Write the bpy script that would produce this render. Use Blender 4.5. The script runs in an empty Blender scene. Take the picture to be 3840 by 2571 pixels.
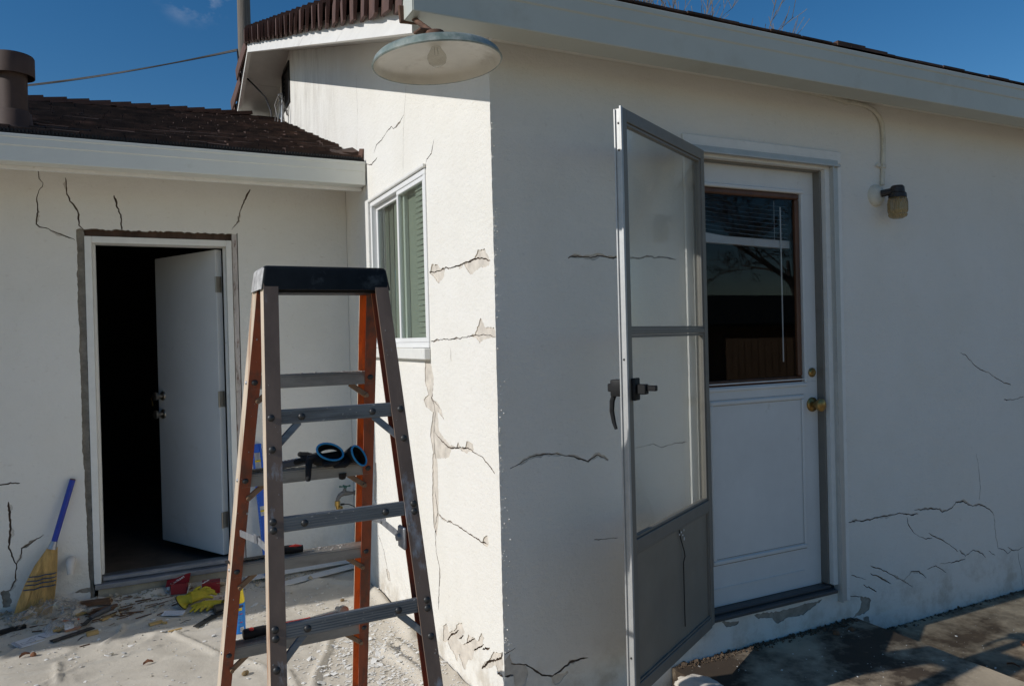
import bpy, bmesh, math, random
from mathutils import Vector, Matrix, Euler, noise as mnoise

C = bpy.context.scene.collection
SC = bpy.context.scene
rnd = random.Random(7)
R = math.radians

# ------------------------------------------------------------------ camera
cam_d = bpy.data.cameras.new('camera')
cam_d.sensor_width = 36.0
cam_d.lens = 26.29
cam_d.clip_start = 0.05
cam_d.clip_end = 600.0
cam = bpy.data.objects.new('camera', cam_d)
C.objects.link(cam)
_right = Vector((0.89790021, -0.43946932, -0.02533618))
_down = Vector((-0.02593412, 0.00464454, -0.99965286))
_fwd = Vector((0.43943444, 0.89824559, -0.00722692))
cam.matrix_world = Matrix((
    (_right.x, -_down.x, -_fwd.x, -1.2164),
    (_right.y, -_down.y, -_fwd.y, -2.6262),
    (_right.z, -_down.z, -_fwd.z, 1.51),
    (0, 0, 0, 1)))
SC.camera = cam

# ------------------------------------------------------------------ world and sun
SUN_EL = 30.2
SUN_AZ = -89.6            # clockwise from +Y
wd = bpy.data.worlds.new('World')
SC.world = wd
wd.use_nodes = True
nt = wd.node_tree
for n in list(nt.nodes):
    nt.nodes.remove(n)
out = nt.nodes.new('ShaderNodeOutputWorld')
bg = nt.nodes.new('ShaderNodeBackground')
sky = nt.nodes.new('ShaderNodeTexSky')
sky.sky_type = 'NISHITA'
sky.sun_disc = False
sky.sun_elevation = R(SUN_EL)
sky.sun_rotation = R(SUN_AZ)
sky.altitude = 100
sky.air_density = 1.0
sky.dust_density = 0.1
sky.ozone_density = 3.2
bg.inputs['Strength'].default_value = 0.082
# a few thin wisps of cloud high over the roof
geo = nt.nodes.new('ShaderNodeTexCoord')
mp = nt.nodes.new('ShaderNodeMapping')
mp.inputs['Scale'].default_value = (1.0, 1.0, 1.6)
nz = nt.nodes.new('ShaderNodeTexNoise')
nz.inputs['Scale'].default_value = 14.0
nz.inputs['Detail'].default_value = 7.0
nz.inputs['Roughness'].default_value = 0.62
ramp = nt.nodes.new('ShaderNodeMapRange')
ramp.inputs['From Min'].default_value = 0.47
ramp.inputs['From Max'].default_value = 0.80
dist = nt.nodes.new('ShaderNodeVectorMath')
dist.operation = 'DISTANCE'
dist.inputs[1].default_value = (0.060, 0.912, 0.412)
fall = nt.nodes.new('ShaderNodeMapRange')
fall.interpolation_type = 'SMOOTHERSTEP'
fall.inputs['From Min'].default_value = 0.06
fall.inputs['From Max'].default_value = 0.015
fall.inputs['To Min'].default_value = 0.0
fall.inputs['To Max'].default_value = 1.0
mul = nt.nodes.new('ShaderNodeMath')
mul.operation = 'MULTIPLY'
mix = nt.nodes.new('ShaderNodeMixRGB')
mix.inputs[2].default_value = (6.0, 6.4, 7.4, 1)
L = nt.links.new
L(geo.outputs['Generated'], mp.inputs['Vector'])
L(mp.outputs[0], nz.inputs['Vector'])
L(nz.outputs['Fac'], ramp.inputs['Value'])
L(geo.outputs['Generated'], dist.inputs[0])
L(dist.outputs['Value'], fall.inputs['Value'])
L(ramp.outputs[0], mul.inputs[0])
L(fall.outputs[0], mul.inputs[1])
L(mul.outputs[0], mix.inputs[0])
hsv = nt.nodes.new('ShaderNodeHueSaturation')
hsv.inputs['Saturation'].default_value = 1.31
L(sky.outputs[0], hsv.inputs['Color'])
L(hsv.outputs[0], mix.inputs[1])
L(mix.outputs[0], bg.inputs['Color'])
L(bg.outputs[0], out.inputs['Surface'])

sun_d = bpy.data.lights.new('sun', 'SUN')
sun_d.energy = 3.35
sun_d.angle = R(0.53)
sun_d.color = (1.0, 0.97, 0.925)
sun = bpy.data.objects.new('sun', sun_d)
C.objects.link(sun)
_e, _a = R(SUN_EL), R(SUN_AZ)
to_sun = Vector((math.sin(_a) * math.cos(_e), math.cos(_a) * math.cos(_e), math.sin(_e)))
sun.rotation_euler = to_sun.to_track_quat('Z', 'Y').to_euler()
sun.location = to_sun * 30

SC.view_settings.view_transform = 'Standard'
SC.view_settings.look = 'None'
SC.view_settings.exposure = 0.0
SC.view_settings.gamma = 1.0
SC.view_settings.use_curve_mapping = False


# ------------------------------------------------------------------ materials
def mat(name, col, rough=0.6, metal=0.0, var=0.12, vscale=6.0, bump=0.0, bscale=60.0, bdist=0.004,
        col2=None, c2scale=3.0, c2min=0.5, c2max=0.7, stretch=(1, 1, 1), spec=0.5, fine=0.0, fscale=250.0):
    m = bpy.data.materials.new(name)
    m.use_nodes = True
    t = m.node_tree
    p = t.nodes['Principled BSDF']
    p.inputs['Roughness'].default_value = rough
    p.inputs['Metallic'].default_value = metal
    p.inputs['Specular IOR Level'].default_value = spec
    tc = t.nodes.new('ShaderNodeTexCoord')
    mpn = t.nodes.new('ShaderNodeMapping')
    mpn.inputs['Scale'].default_value = stretch
    t.links.new(tc.outputs['Object'], mpn.inputs['Vector'])
    n1 = t.nodes.new('ShaderNodeTexNoise')
    n1.inputs['Scale'].default_value = vscale
    n1.inputs['Detail'].default_value = 6
    n1.inputs['Roughness'].default_value = 0.65
    t.links.new(mpn.outputs[0], n1.inputs['Vector'])
    mr = t.nodes.new('ShaderNodeMapRange')
    mr.inputs['From Min'].default_value = 0.3
    mr.inputs['From Max'].default_value = 0.7
    mr.inputs['To Min'].default_value = 1 - var
    mr.inputs['To Max'].default_value = 1 + var
    t.links.new(n1.outputs['Fac'], mr.inputs['Value'])
    src = None
    if col2 is not None:
        n2 = t.nodes.new('ShaderNodeTexNoise')
        n2.inputs['Scale'].default_value = c2scale
        n2.inputs['Detail'].default_value = 9
        n2.inputs['Roughness'].default_value = 0.68
        t.links.new(mpn.outputs[0], n2.inputs['Vector'])
        r2 = t.nodes.new('ShaderNodeMapRange')
        r2.inputs['From Min'].default_value = c2min
        r2.inputs['From Max'].default_value = c2max
        t.links.new(n2.outputs['Fac'], r2.inputs['Value'])
        mx = t.nodes.new('ShaderNodeMixRGB')
        mx.inputs[1].default_value = (*col, 1)
        mx.inputs[2].default_value = (*col2, 1)
        t.links.new(r2.outputs[0], mx.inputs[0])
        src = mx.outputs[0]
    vm = t.nodes.new('ShaderNodeVectorMath')
    vm.operation = 'SCALE'
    if src is None:
        vm.inputs[0].default_value = col
    else:
        t.links.new(src, vm.inputs[0])
    t.links.new(mr.outputs[0], vm.inputs['Scale'])
    t.links.new(vm.outputs[0], p.inputs['Base Color'])
    last = None
    for amt, sc_, ds in ((bump, bscale, bdist), (fine, fscale, 0.0012)):
        if amt > 0:
            nb = t.nodes.new('ShaderNodeTexNoise')
            nb.inputs['Scale'].default_value = sc_
            nb.inputs['Detail'].default_value = 5
            nb.inputs['Roughness'].default_value = 0.6
            t.links.new(mpn.outputs[0], nb.inputs['Vector'])
            b = t.nodes.new('ShaderNodeBump')
            b.inputs['Strength'].default_value = amt
            b.inputs['Distance'].default_value = ds
            t.links.new(nb.outputs['Fac'], b.inputs['Height'])
            if last is not None:
                t.links.new(last, b.inputs['Normal'])
            last = b.outputs[0]
    if last is not None:
        t.links.new(last, p.inputs['Normal'])
    return m


def glass_mat(name, tint=(1, 1, 1), gloss=0.10, grough=0.0, dust=0.0, dustcol=(0.6, 0.58, 0.52), fres=True, transl=0.5):
    """thin pane: clear transmission, a fresnel reflection and a film of dust lit from either side"""
    m = bpy.data.materials.new(name)
    m.use_nodes = True
    t = m.node_tree
    for n in list(t.nodes):
        t.nodes.remove(n)
    o = t.nodes.new('ShaderNodeOutputMaterial')
    tr = t.nodes.new('ShaderNodeBsdfTransparent')
    tr.inputs[0].default_value = (*tint, 1)
    gl = t.nodes.new('ShaderNodeBsdfGlossy')
    gl.inputs['Roughness'].default_value = grough
    mx = t.nodes.new('ShaderNodeMixShader')
    if fres:
        fr = t.nodes.new('ShaderNodeFresnel')
        fr.inputs['IOR'].default_value = 1.5
        # (front-face ior also for the back of the sheet)
        g = t.nodes.new('ShaderNodeNewGeometry')
        iorm = t.nodes.new('ShaderNodeMapRange')
        iorm.inputs['To Min'].default_value = 1.5
        iorm.inputs['To Max'].default_value = 1 / 1.5
        t.links.new(g.outputs['Backfacing'], iorm.inputs['Value'])
        t.links.new(iorm.outputs[0], fr.inputs['IOR'])
        ml = t.nodes.new('ShaderNodeMath')
        ml.operation = 'MULTIPLY'
        ml.use_clamp = True
        ml.inputs[1].default_value = gloss * 10
        t.links.new(fr.outputs[0], ml.inputs[0])
        t.links.new(ml.outputs[0], mx.inputs[0])
    else:
        mx.inputs[0].default_value = gloss
    t.links.new(tr.outputs[0], mx.inputs[1])
    t.links.new(gl.outputs[0], mx.inputs[2])
    last = mx.outputs[0]
    if dust > 0:
        tcd = t.nodes.new('ShaderNodeTexCoord')
        mpd = t.nodes.new('ShaderNodeMapping')
        mpd.inputs['Scale'].default_value = (7, 7, 1.5)
        nd = t.nodes.new('ShaderNodeTexNoise')
        nd.inputs['Scale'].default_value = 1.3
        nd.inputs['Detail'].default_value = 7
        t.links.new(tcd.outputs['Object'], mpd.inputs['Vector'])
        t.links.new(mpd.outputs[0], nd.inputs['Vector'])
        rr = t.nodes.new('ShaderNodeMapRange')
        rr.inputs['From Min'].default_value = 0.3
        rr.inputs['From Max'].default_value = 0.7
        rr.inputs['To Min'].default_value = dust * 0.7
        rr.inputs['To Max'].default_value = dust * 1.3
        t.links.new(nd.outputs['Fac'], rr.inputs['Value'])
        df = t.nodes.new('ShaderNodeBsdfDiffuse')
        df.inputs[0].default_value = (*dustcol, 1)
        tl = t.nodes.new('ShaderNodeBsdfTranslucent')
        tl.inputs[0].default_value = (*dustcol, 1)
        md = t.nodes.new('ShaderNodeMixShader')
        md.inputs[0].default_value = transl
        t.links.new(df.outputs[0], md.inputs[1])
        t.links.new(tl.outputs[0], md.inputs[2])
        m2 = t.nodes.new('ShaderNodeMixShader')
        t.links.new(rr.outputs[0], m2.inputs[0])
        t.links.new(last, m2.inputs[1])
        t.links.new(md.outputs[0], m2.inputs[2])
        last = m2.outputs[0]
    t.links.new(last, o.inputs['Surface'])
    return m


def stucco_mat(name, base=(0.80, 0.775, 0.72), grime=(0.42, 0.35, 0.26), streaks=False):
    m = bpy.data.materials.new(name)
    m.use_nodes = True
    t = m.node_tree
    lk = t.links.new
    p = t.nodes['Principled BSDF']
    p.inputs['Roughness'].default_value = 0.88
    p.inputs['Specular IOR Level'].default_value = 0.25
    tc = t.nodes.new('ShaderNodeTexCoord')

    def noise(scale, detail=6, rough=0.6, st=None):
        n = t.nodes.new('ShaderNodeTexNoise')
        n.inputs['Scale'].default_value = scale
        n.inputs['Detail'].default_value = detail
        n.inputs['Roughness'].default_value = rough
        if st:
            mm = t.nodes.new('ShaderNodeMapping')
            mm.inputs['Scale'].default_value = st
            lk(tc.outputs['Object'], mm.inputs['Vector'])
            lk(mm.outputs[0], n.inputs['Vector'])
        else:
            lk(tc.outputs['Object'], n.inputs['Vector'])
        return n.outputs['Fac']

    def rng(v, a, b, c=0.0, d=1.0):
        n = t.nodes.new('ShaderNodeMapRange')
        n.interpolation_type = 'SMOOTHSTEP'
        for k, x in (('From Min', a), ('From Max', b), ('To Min', c), ('To Max', d)):
            n.inputs[k].default_value = x
        lk(v, n.inputs['Value'])
        return n.outputs[0]

    def mixc(f, a, b):
        n = t.nodes.new('ShaderNodeMixRGB')
        lk(f, n.inputs[0])
        for i, x in ((1, a), (2, b)):
            if isinstance(x, tuple):
                n.inputs[i].default_value = (*x, 1)
            else:
                lk(x, n.inputs[i])
        return n.outputs[0]

    def mulm(a, b):
        n = t.nodes.new('ShaderNodeMath')
        n.operation = 'MULTIPLY'
        lk(a, n.inputs[0])
        if isinstance(b, float):
            n.inputs[1].default_value = b
        else:
            lk(b, n.inputs[1])
        return n.outputs[0]

    col = mixc(rng(noise(1.7, 8, 0.65), 0.35, 0.75, 0.0, 0.36), base, (base[0] * 0.86, base[1] * 0.84, base[2] * 0.78))
    col = mixc(rng(noise(26, 5, 0.7), 0.58, 0.80, 0.0, 0.26), col, grime)
    # trowel drag marks and pin holes that hold dirt
    col = mixc(mulm(rng(noise(1.0, 6, 0.7, (16, 16, 62)), 0.60, 0.72, 0.0, 0.46), rng(noise(2.3, 4, 0.6), 0.40, 0.66)), col, grime)
    sep = t.nodes.new('ShaderNodeSeparateXYZ')
    lk(tc.outputs['Object'], sep.inputs[0])
    # soil splashed on the foot of the wall
    foot = mulm(rng(sep.outputs['Z'], 0.33, 0.05), rng(noise(7, 7, 0.7), 0.42, 0.68, 0.0, 0.55))
    col = mixc(foot, col, grime)
    if streaks:
        st = mulm(rng(noise(1.0, 8, 0.75, (4, 5.5, 1.3)), 0.40, 0.75), rng(sep.outputs['Y'], 1.9, 3.3))
        st = mulm(st, rng(sep.outputs['Z'], 2.7, 3.1))
        col = mixc(mulm(st, 0.62), col, (0.36, 0.32, 0.27))
    lk(col, p.inputs['Base Color'])
    last = None
    for h, s, d in ((noise(4.2, 4, 0.55), 0.42, 0.02), (noise(1.0, 6, 0.65, (20, 20, 52)), 0.34, 0.007), (noise(60, 6, 0.62), 0.50, 0.006), (noise(210, 4, 0.6), 0.55, 0.0024)):
        b = t.nodes.new('ShaderNodeBump')
        b.inputs['Strength'].default_value = s
        b.inputs['Distance'].default_value = d
        lk(h, b.inputs['Height'])
        if last is not None:
            lk(last, b.inputs['Normal'])
        last = b.outputs[0]
    lk(last, p.inputs['Normal'])
    return m


M = {}
M['stucco'] = stucco_mat('white_stucco')
M['stucco_gable'] = stucco_mat('white_stucco_gable', streaks=True)
M['crack'] = mat('crack_interior', (0.19, 0.135, 0.095), 0.95, var=0.45, vscale=18)
M['worn'] = mat('worn_paint', (0.58, 0.535, 0.47), 0.95, var=0.14, vscale=30, bump=0.5, bscale=90, bdist=0.003)
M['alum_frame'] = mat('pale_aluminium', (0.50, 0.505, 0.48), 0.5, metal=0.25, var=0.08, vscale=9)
M['flake'] = mat('bare_cement', (0.62, 0.565, 0.49), 0.95, var=0.2, vscale=18, bump=0.5, bscale=90, bdist=0.003)
M['flake_dark'] = mat('bare_concrete', (0.32, 0.285, 0.235), 0.95, var=0.3, vscale=22, bump=0.6, bscale=70, bdist=0.004)
M['dimmed_gutter'] = mat('shade_toned_gutter', (0.52, 0.53, 0.47), 0.5, var=0.05, vscale=2.5, bump=0.12, bscale=3.0, bdist=0.01, col2=(0.44, 0.43, 0.36), c2scale=4, c2min=0.55, c2max=0.8)  # gutter paint with the dimness of the front eave put into its colour
M['gutter'] = mat('painted_gutter', (0.70, 0.71, 0.66), 0.42, var=0.05, vscale=2.5, bump=0.12, bscale=3.0, bdist=0.01, col2=(0.55, 0.54, 0.47), c2scale=5, c2min=0.62, c2max=0.8)
M['white_paint'] = mat('white_paint', (0.76, 0.75, 0.71), 0.55, var=0.06, vscale=12, bump=0.15, bscale=40, bdist=0.002, col2=(0.48, 0.43, 0.36), c2scale=14, c2min=0.62, c2max=0.78)
M['fascia'] = mat('weathered_white_board', (0.77, 0.75, 0.71), 0.7, var=0.06, vscale=20, bump=0.4, bscale=30, bdist=0.004, stretch=(1, 0.12, 1), col2=(0.40, 0.36, 0.32), c2scale=9, c2min=0.6, c2max=0.72)
M['soffit'] = mat('soffit_board', (0.62, 0.60, 0.56), 0.7, var=0.08, vscale=8)
M['vinyl'] = mat('white_vinyl', (0.80, 0.80, 0.79), 0.35, var=0.02)
M['tile'] = mat('brown_roof_tile', (0.105, 0.055, 0.042), 0.85, var=0.3, vscale=9, bump=0.5, bscale=120, bdist=0.002, fine=0.4)
M['shingle'] = mat('dark_brown_shingle', (0.050, 0.028, 0.019), 0.9, var=0.5, vscale=7, bump=0.5, bscale=160, bdist=0.002, col2=(0.12, 0.062, 0.042), c2scale=5, c2min=0.48, c2max=0.7)
M['black_foam'] = mat('black_mesh', (0.012, 0.012, 0.012), 0.8)
M['flue'] = mat('brown_painted_flue', (0.062, 0.036, 0.026), 0.75, var=0.2, vscale=10, bump=0.1, bscale=25)
M['black'] = mat('black_plastic', (0.014, 0.014, 0.0145), 0.55, var=0.3, vscale=25, spec=0.25)
M['unlit_room'] = mat('unlit_interior', (0.030, 0.027, 0.025), 0.9, var=0.2)  # darkness of the unlit rooms put into the wall colour
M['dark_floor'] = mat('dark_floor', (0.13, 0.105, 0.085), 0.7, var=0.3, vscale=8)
M['raw_wood'] = mat('raw_old_wood', (0.13, 0.075, 0.05), 0.9, var=0.4, vscale=10, stretch=(1, 1, 0.15), bump=0.5, bscale=40)
M['peeled'] = mat('peeled_board', (0.55, 0.50, 0.47), 0.9, var=0.2, vscale=30, col2=(0.20, 0.12, 0.09), c2scale=28, c2min=0.52, c2max=0.62, bump=0.4, bscale=60, stretch=(1, 1, 0.3))
M['door_paint'] = mat('door_white_paint', (0.66, 0.67, 0.67), 0.5, var=0.05, vscale=3, col2=(0.50, 0.48, 0.44), c2scale=4, c2min=0.60, c2max=0.85)
M['old_door'] = mat('old_white_door', (0.68, 0.68, 0.66), 0.5, var=0.05, vscale=5, bump=0.12, bscale=30, bdist=0.003, col2=(0.40, 0.36, 0.31), c2scale=7, c2min=0.64, c2max=0.82)
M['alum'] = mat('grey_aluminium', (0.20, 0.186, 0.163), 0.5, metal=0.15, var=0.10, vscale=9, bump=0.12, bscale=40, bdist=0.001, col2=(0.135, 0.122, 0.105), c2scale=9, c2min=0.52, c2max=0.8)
M['alum_edge'] = mat('bright_aluminium', (0.46, 0.46, 0.45), 0.5, metal=0.4, var=0.1, vscale=20)
M['kick'] = mat('dull_aluminium_sheet', (0.235, 0.212, 0.175), 0.5, metal=0.1, var=0.1, vscale=5, bump=0.10, bscale=4, bdist=0.01)
M['galv'] = mat('galvanised_steel', (0.42, 0.43, 0.45), 0.45, metal=0.7, var=0.2, vscale=25, col2=(0.2, 0.2, 0.21), c2scale=20, c2min=0.52, c2max=0.7)
M['stain_wood'] = mat('stained_bead', (0.11, 0.045, 0.02), 0.5, var=0.3, vscale=20, stretch=(1, 1, 0.3))
M['brass'] = mat('aged_brass', (0.36, 0.24, 0.09), 0.35, metal=0.9, var=0.25, vscale=40)
M['bright_brass'] = mat('bright_brass', (0.60, 0.40, 0.13), 0.3, metal=0.9, var=0.15, vscale=40)
M['nickel'] = mat('satin_nickel', (0.42, 0.38, 0.33), 0.3, metal=0.95, var=0.1)
M['steel'] = mat('tool_steel', (0.38, 0.38, 0.38), 0.35, metal=0.9, var=0.2, vscale=30)
M['dark_steel'] = mat('dark_steel', (0.055, 0.055, 0.055), 0.5, metal=0.6, var=0.3, vscale=30)
M['blind'] = mat('white_blind', (0.66, 0.67, 0.66), 0.5)
M['pale_green_blind'] = mat('pale_green_blind', (0.37, 0.38, 0.345), 0.6, var=0.04)
M['dark_curtain'] = mat('grey_curtain', (0.19, 0.19, 0.175), 0.9, var=0.15, vscale=8, stretch=(8, 8, 0.3))
M['pane_window'] = glass_mat('window_glass', (0.84, 0.88, 0.84), gloss=0.08)
M['pane_door'] = glass_mat('door_glass', (0.88, 0.88, 0.88), gloss=0.042)
M['pane_storm'] = glass_mat('storm_glass', (0.96, 0.97, 0.96), gloss=0.05)
M['pane_film'] = glass_mat('dusty_bounce_glass', (0.96, 0.97, 0.96), gloss=0.27, grough=0.12, dust=0.035, dustcol=(0.62, 0.60, 0.55), transl=0.55)  # thin dust; satin reflection added to throw sunlight back onto the wall
M['jar'] = glass_mat('ribbed_lamp_glass', (0.82, 0.72, 0.52), gloss=0.16, grough=0.10, dust=0.42, dustcol=(0.46, 0.35, 0.20))
M['bulb'] = glass_mat('clear_bulb', (0.90, 0.89, 0.86), gloss=0.08, grough=0.08, dust=0.09, dustcol=(0.6, 0.58, 0.52))
M['lamp_green'] = mat('green_enamel', (0.17, 0.215, 0.19), 0.45, var=0.2, vscale=20, col2=(0.36, 0.38, 0.34), c2scale=14, c2min=0.42, c2max=0.62)
M['lamp_white'] = mat('white_enamel', (0.72, 0.70, 0.63), 0.32, var=0.08, vscale=12, col2=(0.45, 0.41, 0.33), c2scale=9, c2min=0.56, c2max=0.8)
M['rust'] = mat('rusty_iron', (0.12, 0.06, 0.035), 0.85, var=0.4, vscale=30)
M['conduit'] = mat('painted_conduit', (0.64, 0.61, 0.52), 0.6, var=0.12, vscale=30, col2=(0.3, 0.26, 0.2), c2scale=20, c2min=0.6, c2max=0.75)
M['dark_cap'] = mat('dark_bronze', (0.022, 0.017, 0.015), 0.5, var=0.3)
# step ladder
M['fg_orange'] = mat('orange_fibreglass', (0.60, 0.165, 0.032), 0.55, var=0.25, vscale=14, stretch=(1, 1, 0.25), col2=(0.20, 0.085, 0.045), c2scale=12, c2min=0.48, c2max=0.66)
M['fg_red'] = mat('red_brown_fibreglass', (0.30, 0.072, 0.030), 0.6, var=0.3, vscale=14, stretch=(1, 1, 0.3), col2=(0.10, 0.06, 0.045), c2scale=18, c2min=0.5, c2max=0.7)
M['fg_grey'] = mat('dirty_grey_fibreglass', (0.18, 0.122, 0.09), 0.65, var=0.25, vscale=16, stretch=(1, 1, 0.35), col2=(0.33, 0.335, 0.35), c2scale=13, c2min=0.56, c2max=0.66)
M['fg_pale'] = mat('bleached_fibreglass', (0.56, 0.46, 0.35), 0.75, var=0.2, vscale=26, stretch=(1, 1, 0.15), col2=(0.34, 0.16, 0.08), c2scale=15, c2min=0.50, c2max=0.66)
M['tread'] = mat('dusty_tread', (0.34, 0.32, 0.28), 0.6, metal=0.25, var=0.2, vscale=16, stretch=(0.3, 1, 1), col2=(0.18, 0.17, 0.15), c2scale=9, c2min=0.5, c2max=0.7)
M['tread_dust'] = mat('dried_plaster', (0.42, 0.40, 0.37), 0.9, var=0.2)
M['rung'] = mat('grey_brace', (0.21, 0.225, 0.24), 0.5, metal=0.4, var=0.22, vscale=16, stretch=(0.25, 1, 2), col2=(0.11, 0.11, 0.115), c2scale=14, c2min=0.5, c2max=0.68)
M['tan_brace'] = mat('tan_corner_brace', (0.30, 0.18, 0.10), 0.6, metal=0.2, var=0.2, vscale=20)
M['cap'] = mat('scuffed_black_cap', (0.010, 0.012, 0.014), 0.5, var=0.3, vscale=20, col2=(0.075, 0.085, 0.09), c2scale=11, c2min=0.57, c2max=0.75, spec=0.15)
M['cap_lit_dust'] = mat('sunlit_smeared_cap', (0.30, 0.29, 0.28), 0.7, var=0.3, vscale=24, col2=(0.60, 0.59, 0.57), c2scale=22, c2min=0.42, c2max=0.62)  # plaster smears, with the sunlit paleness of the left end in the colour
# small things
M['glove_black'] = mat('black_knit', (0.012, 0.012, 0.013), 0.85, var=0.3, vscale=60, bump=0.4, bscale=200, bdist=0.002)
M['cuff_blue'] = mat('bright_blue_hem', (0.02, 0.26, 0.55), 0.7, var=0.15, vscale=50)
M['glove_yellow'] = mat('yellow_glove', (0.42, 0.34, 0.02), 0.7, var=0.2, vscale=25, bump=0.4, bscale=60, bdist=0.003, col2=(0.16, 0.14, 0.06), c2scale=14, c2min=0.55, c2max=0.72)
M['straw'] = mat('broom_straw', (0.52, 0.33, 0.115), 0.8, var=0.4, vscale=40, stretch=(1, 1, 0.08), bump=0.7, bscale=90, bdist=0.004)
M['blue'] = mat('blue_paint', (0.012, 0.035, 0.32), 0.4, var=0.12, vscale=30)
M['level_blue'] = mat('level_blue', (0.01, 0.10, 0.52), 0.4, var=0.08)
M['twine'] = mat('blue_twine', (0.03, 0.07, 0.13), 0.9)
M['box_red'] = mat('red_carton', (0.24, 0.012, 0.018), 0.45, var=0.08, vscale=20)
M['carton'] = mat('brown_card', (0.42, 0.32, 0.21), 0.8, var=0.1)
M['white_card'] = mat('white_print', (0.78, 0.77, 0.75), 0.6, var=0.03)
M['paper'] = mat('paper', (0.70, 0.71, 0.74), 0.6, var=0.04)
M['ink'] = mat('printed_ink', (0.18, 0.19, 0.23), 0.7)
M['pale_ink'] = mat('pale_ink', (0.34, 0.36, 0.42), 0.7)
M['plastic_bag'] = glass_mat('clear_plastic_bag', (0.95, 0.95, 0.95), gloss=0.16, grough=0.12, dust=0.16, dustcol=(0.7, 0.68, 0.64))
M['can_blue'] = mat('can_blue', (0.012, 0.20, 0.62), 0.3, var=0.04)
M['can_yellow'] = mat('can_yellow', (0.78, 0.58, 0.012), 0.35, var=0.03)
M['can_dark'] = mat('can_navy', (0.02, 0.035, 0.10), 0.35)
M['red_print'] = mat('red_print', (0.55, 0.03, 0.02), 0.4)
M['pale_blue_print'] = mat('pale_blue_print', (0.10, 0.38, 0.75), 0.4)
M['red_grip'] = mat('red_rubber', (0.45, 0.025, 0.015), 0.5)
M['grey_grip'] = mat('grey_grip', (0.085, 0.09, 0.10), 0.6)
M['pine'] = mat('fresh_pine', (0.52, 0.34, 0.13), 0.7, var=0.15, vscale=30, stretch=(0.2, 1, 1))
M['old_scrap'] = mat('dark_wood_scrap', (0.14, 0.075, 0.04), 0.9, var=0.4, vscale=20, bump=0.6, bscale=40)
M['brick_tan'] = mat('tan_block', (0.42, 0.21, 0.12), 0.85, var=0.12, vscale=30)
M['board'] = mat('primed_board', (0.64, 0.635, 0.62), 0.5, var=0.06, vscale=9)
M['chip'] = mat('plaster_chip', (0.76, 0.74, 0.70), 0.9, var=0.12, vscale=30)
M['leaf'] = mat('dry_leaf', (0.24, 0.10, 0.045), 0.8, var=0.35, vscale=30)
M['pod'] = mat('dry_pod', (0.22, 0.15, 0.07), 0.9, var=0.4, vscale=60, bump=0.8, bscale=70, bdist=0.005)
M['orange'] = mat('orange_plastic', (0.62, 0.12, 0.02), 0.5)
M['bark'] = mat('grey_bark', (0.16, 0.14, 0.12), 0.9, var=0.3, vscale=12, bump=0.6, bscale=30, bdist=0.02)
M['pole_wood'] = mat('pole_wood', (0.15, 0.13, 0.11), 0.9, var=0.3, vscale=5, stretch=(6, 6, 0.4), bump=0.5, bscale=20, bdist=0.01)
M['cable'] = mat('black_cable', (0.012, 0.012, 0.013), 0.6)
M['grey_wire'] = mat('grey_wire', (0.16, 0.15, 0.14), 0.6)
M['green_handle'] = mat('green_valve', (0.015, 0.12, 0.085), 0.5, var=0.2, vscale=40)
M['spigot'] = mat('dull_spigot', (0.24, 0.22, 0.20), 0.55, metal=0.6, var=0.25, vscale=40)
M['pvc'] = mat('painted_elbow', (0.62, 0.58, 0.53), 0.6, var=0.1)
M['dark_threshold'] = mat('dark_threshold', (0.085, 0.085, 0.085), 0.5, metal=0.3, var=0.2)
M['threshold'] = mat('threshold_metal', (0.24, 0.255, 0.285), 0.4, metal=0.7, var=0.2, vscale=12, stretch=(0.3, 1, 1), col2=(0.42, 0.43, 0.45), c2scale=18, c2min=0.5, c2max=0.7)
M['bare_tan'] = mat('bare_tan_footing', (0.42, 0.37, 0.28), 0.95, var=0.2, vscale=9, bump=0.6, bscale=50, bdist=0.006, col2=(0.27, 0.22, 0.16), c2scale=8, c2min=0.5, c2max=0.7)
M['soil'] = mat('dark_soil', (0.10, 0.068, 0.043), 0.95, var=0.5, vscale=30, bump=0.8, bscale=60, bdist=0.01)
M['ground'] = mat('dusty_ground', (0.52, 0.42, 0.29), 0.95, var=0.3, vscale=0.8, bump=0.5, bscale=25, bdist=0.01, col2=(0.40, 0.315, 0.205), c2scale=0.5, c2min=0.45, c2max=0.65)
M['pad'] = mat('stained_concrete', (0.43, 0.345, 0.24), 0.9, var=0.2, vscale=6, bump=0.5, bscale=60, bdist=0.004, col2=(0.060, 0.040, 0.024), c2scale=1.7, c2min=0.44, c2max=0.57, fine=0.4, fscale=300)
M['slab'] = mat('brown_stained_slab', (0.38, 0.30, 0.20), 0.9, var=0.3, vscale=7, bump=0.5, bscale=60, bdist=0.004, col2=(0.085, 0.055, 0.030), c2scale=2.6, c2min=0.44, c2max=0.62, fine=0.4, fscale=300)
M['lump'] = mat('rough_plaster_lump', (0.66, 0.60, 0.52), 0.95, var=0.14, vscale=20, bump=0.7, bscale=40, bdist=0.01)
M['cloth'] = mat('dusty_canvas', (0.585, 0.53, 0.445), 0.95, var=0.09, vscale=3.5, bump=0.45, bscale=45, bdist=0.006, col2=(0.47, 0.42, 0.345), c2scale=2.6, c2min=0.47, c2max=0.70, fine=0.5, fscale=260)
M['shed_wall'] = mat('brown_boards', (0.20, 0.11, 0.06), 0.85, var=0.25, vscale=4, stretch=(6, 6, 0.3))
M['shed_roof'] = mat('dark_green_roof', (0.022, 0.028, 0.024), 0.9, var=0.3, vscale=6)
M['fence_wood'] = mat('weathered_fence', (0.22, 0.14, 0.085), 0.9, var=0.25, vscale=5, stretch=(5, 5, 0.3))


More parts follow.
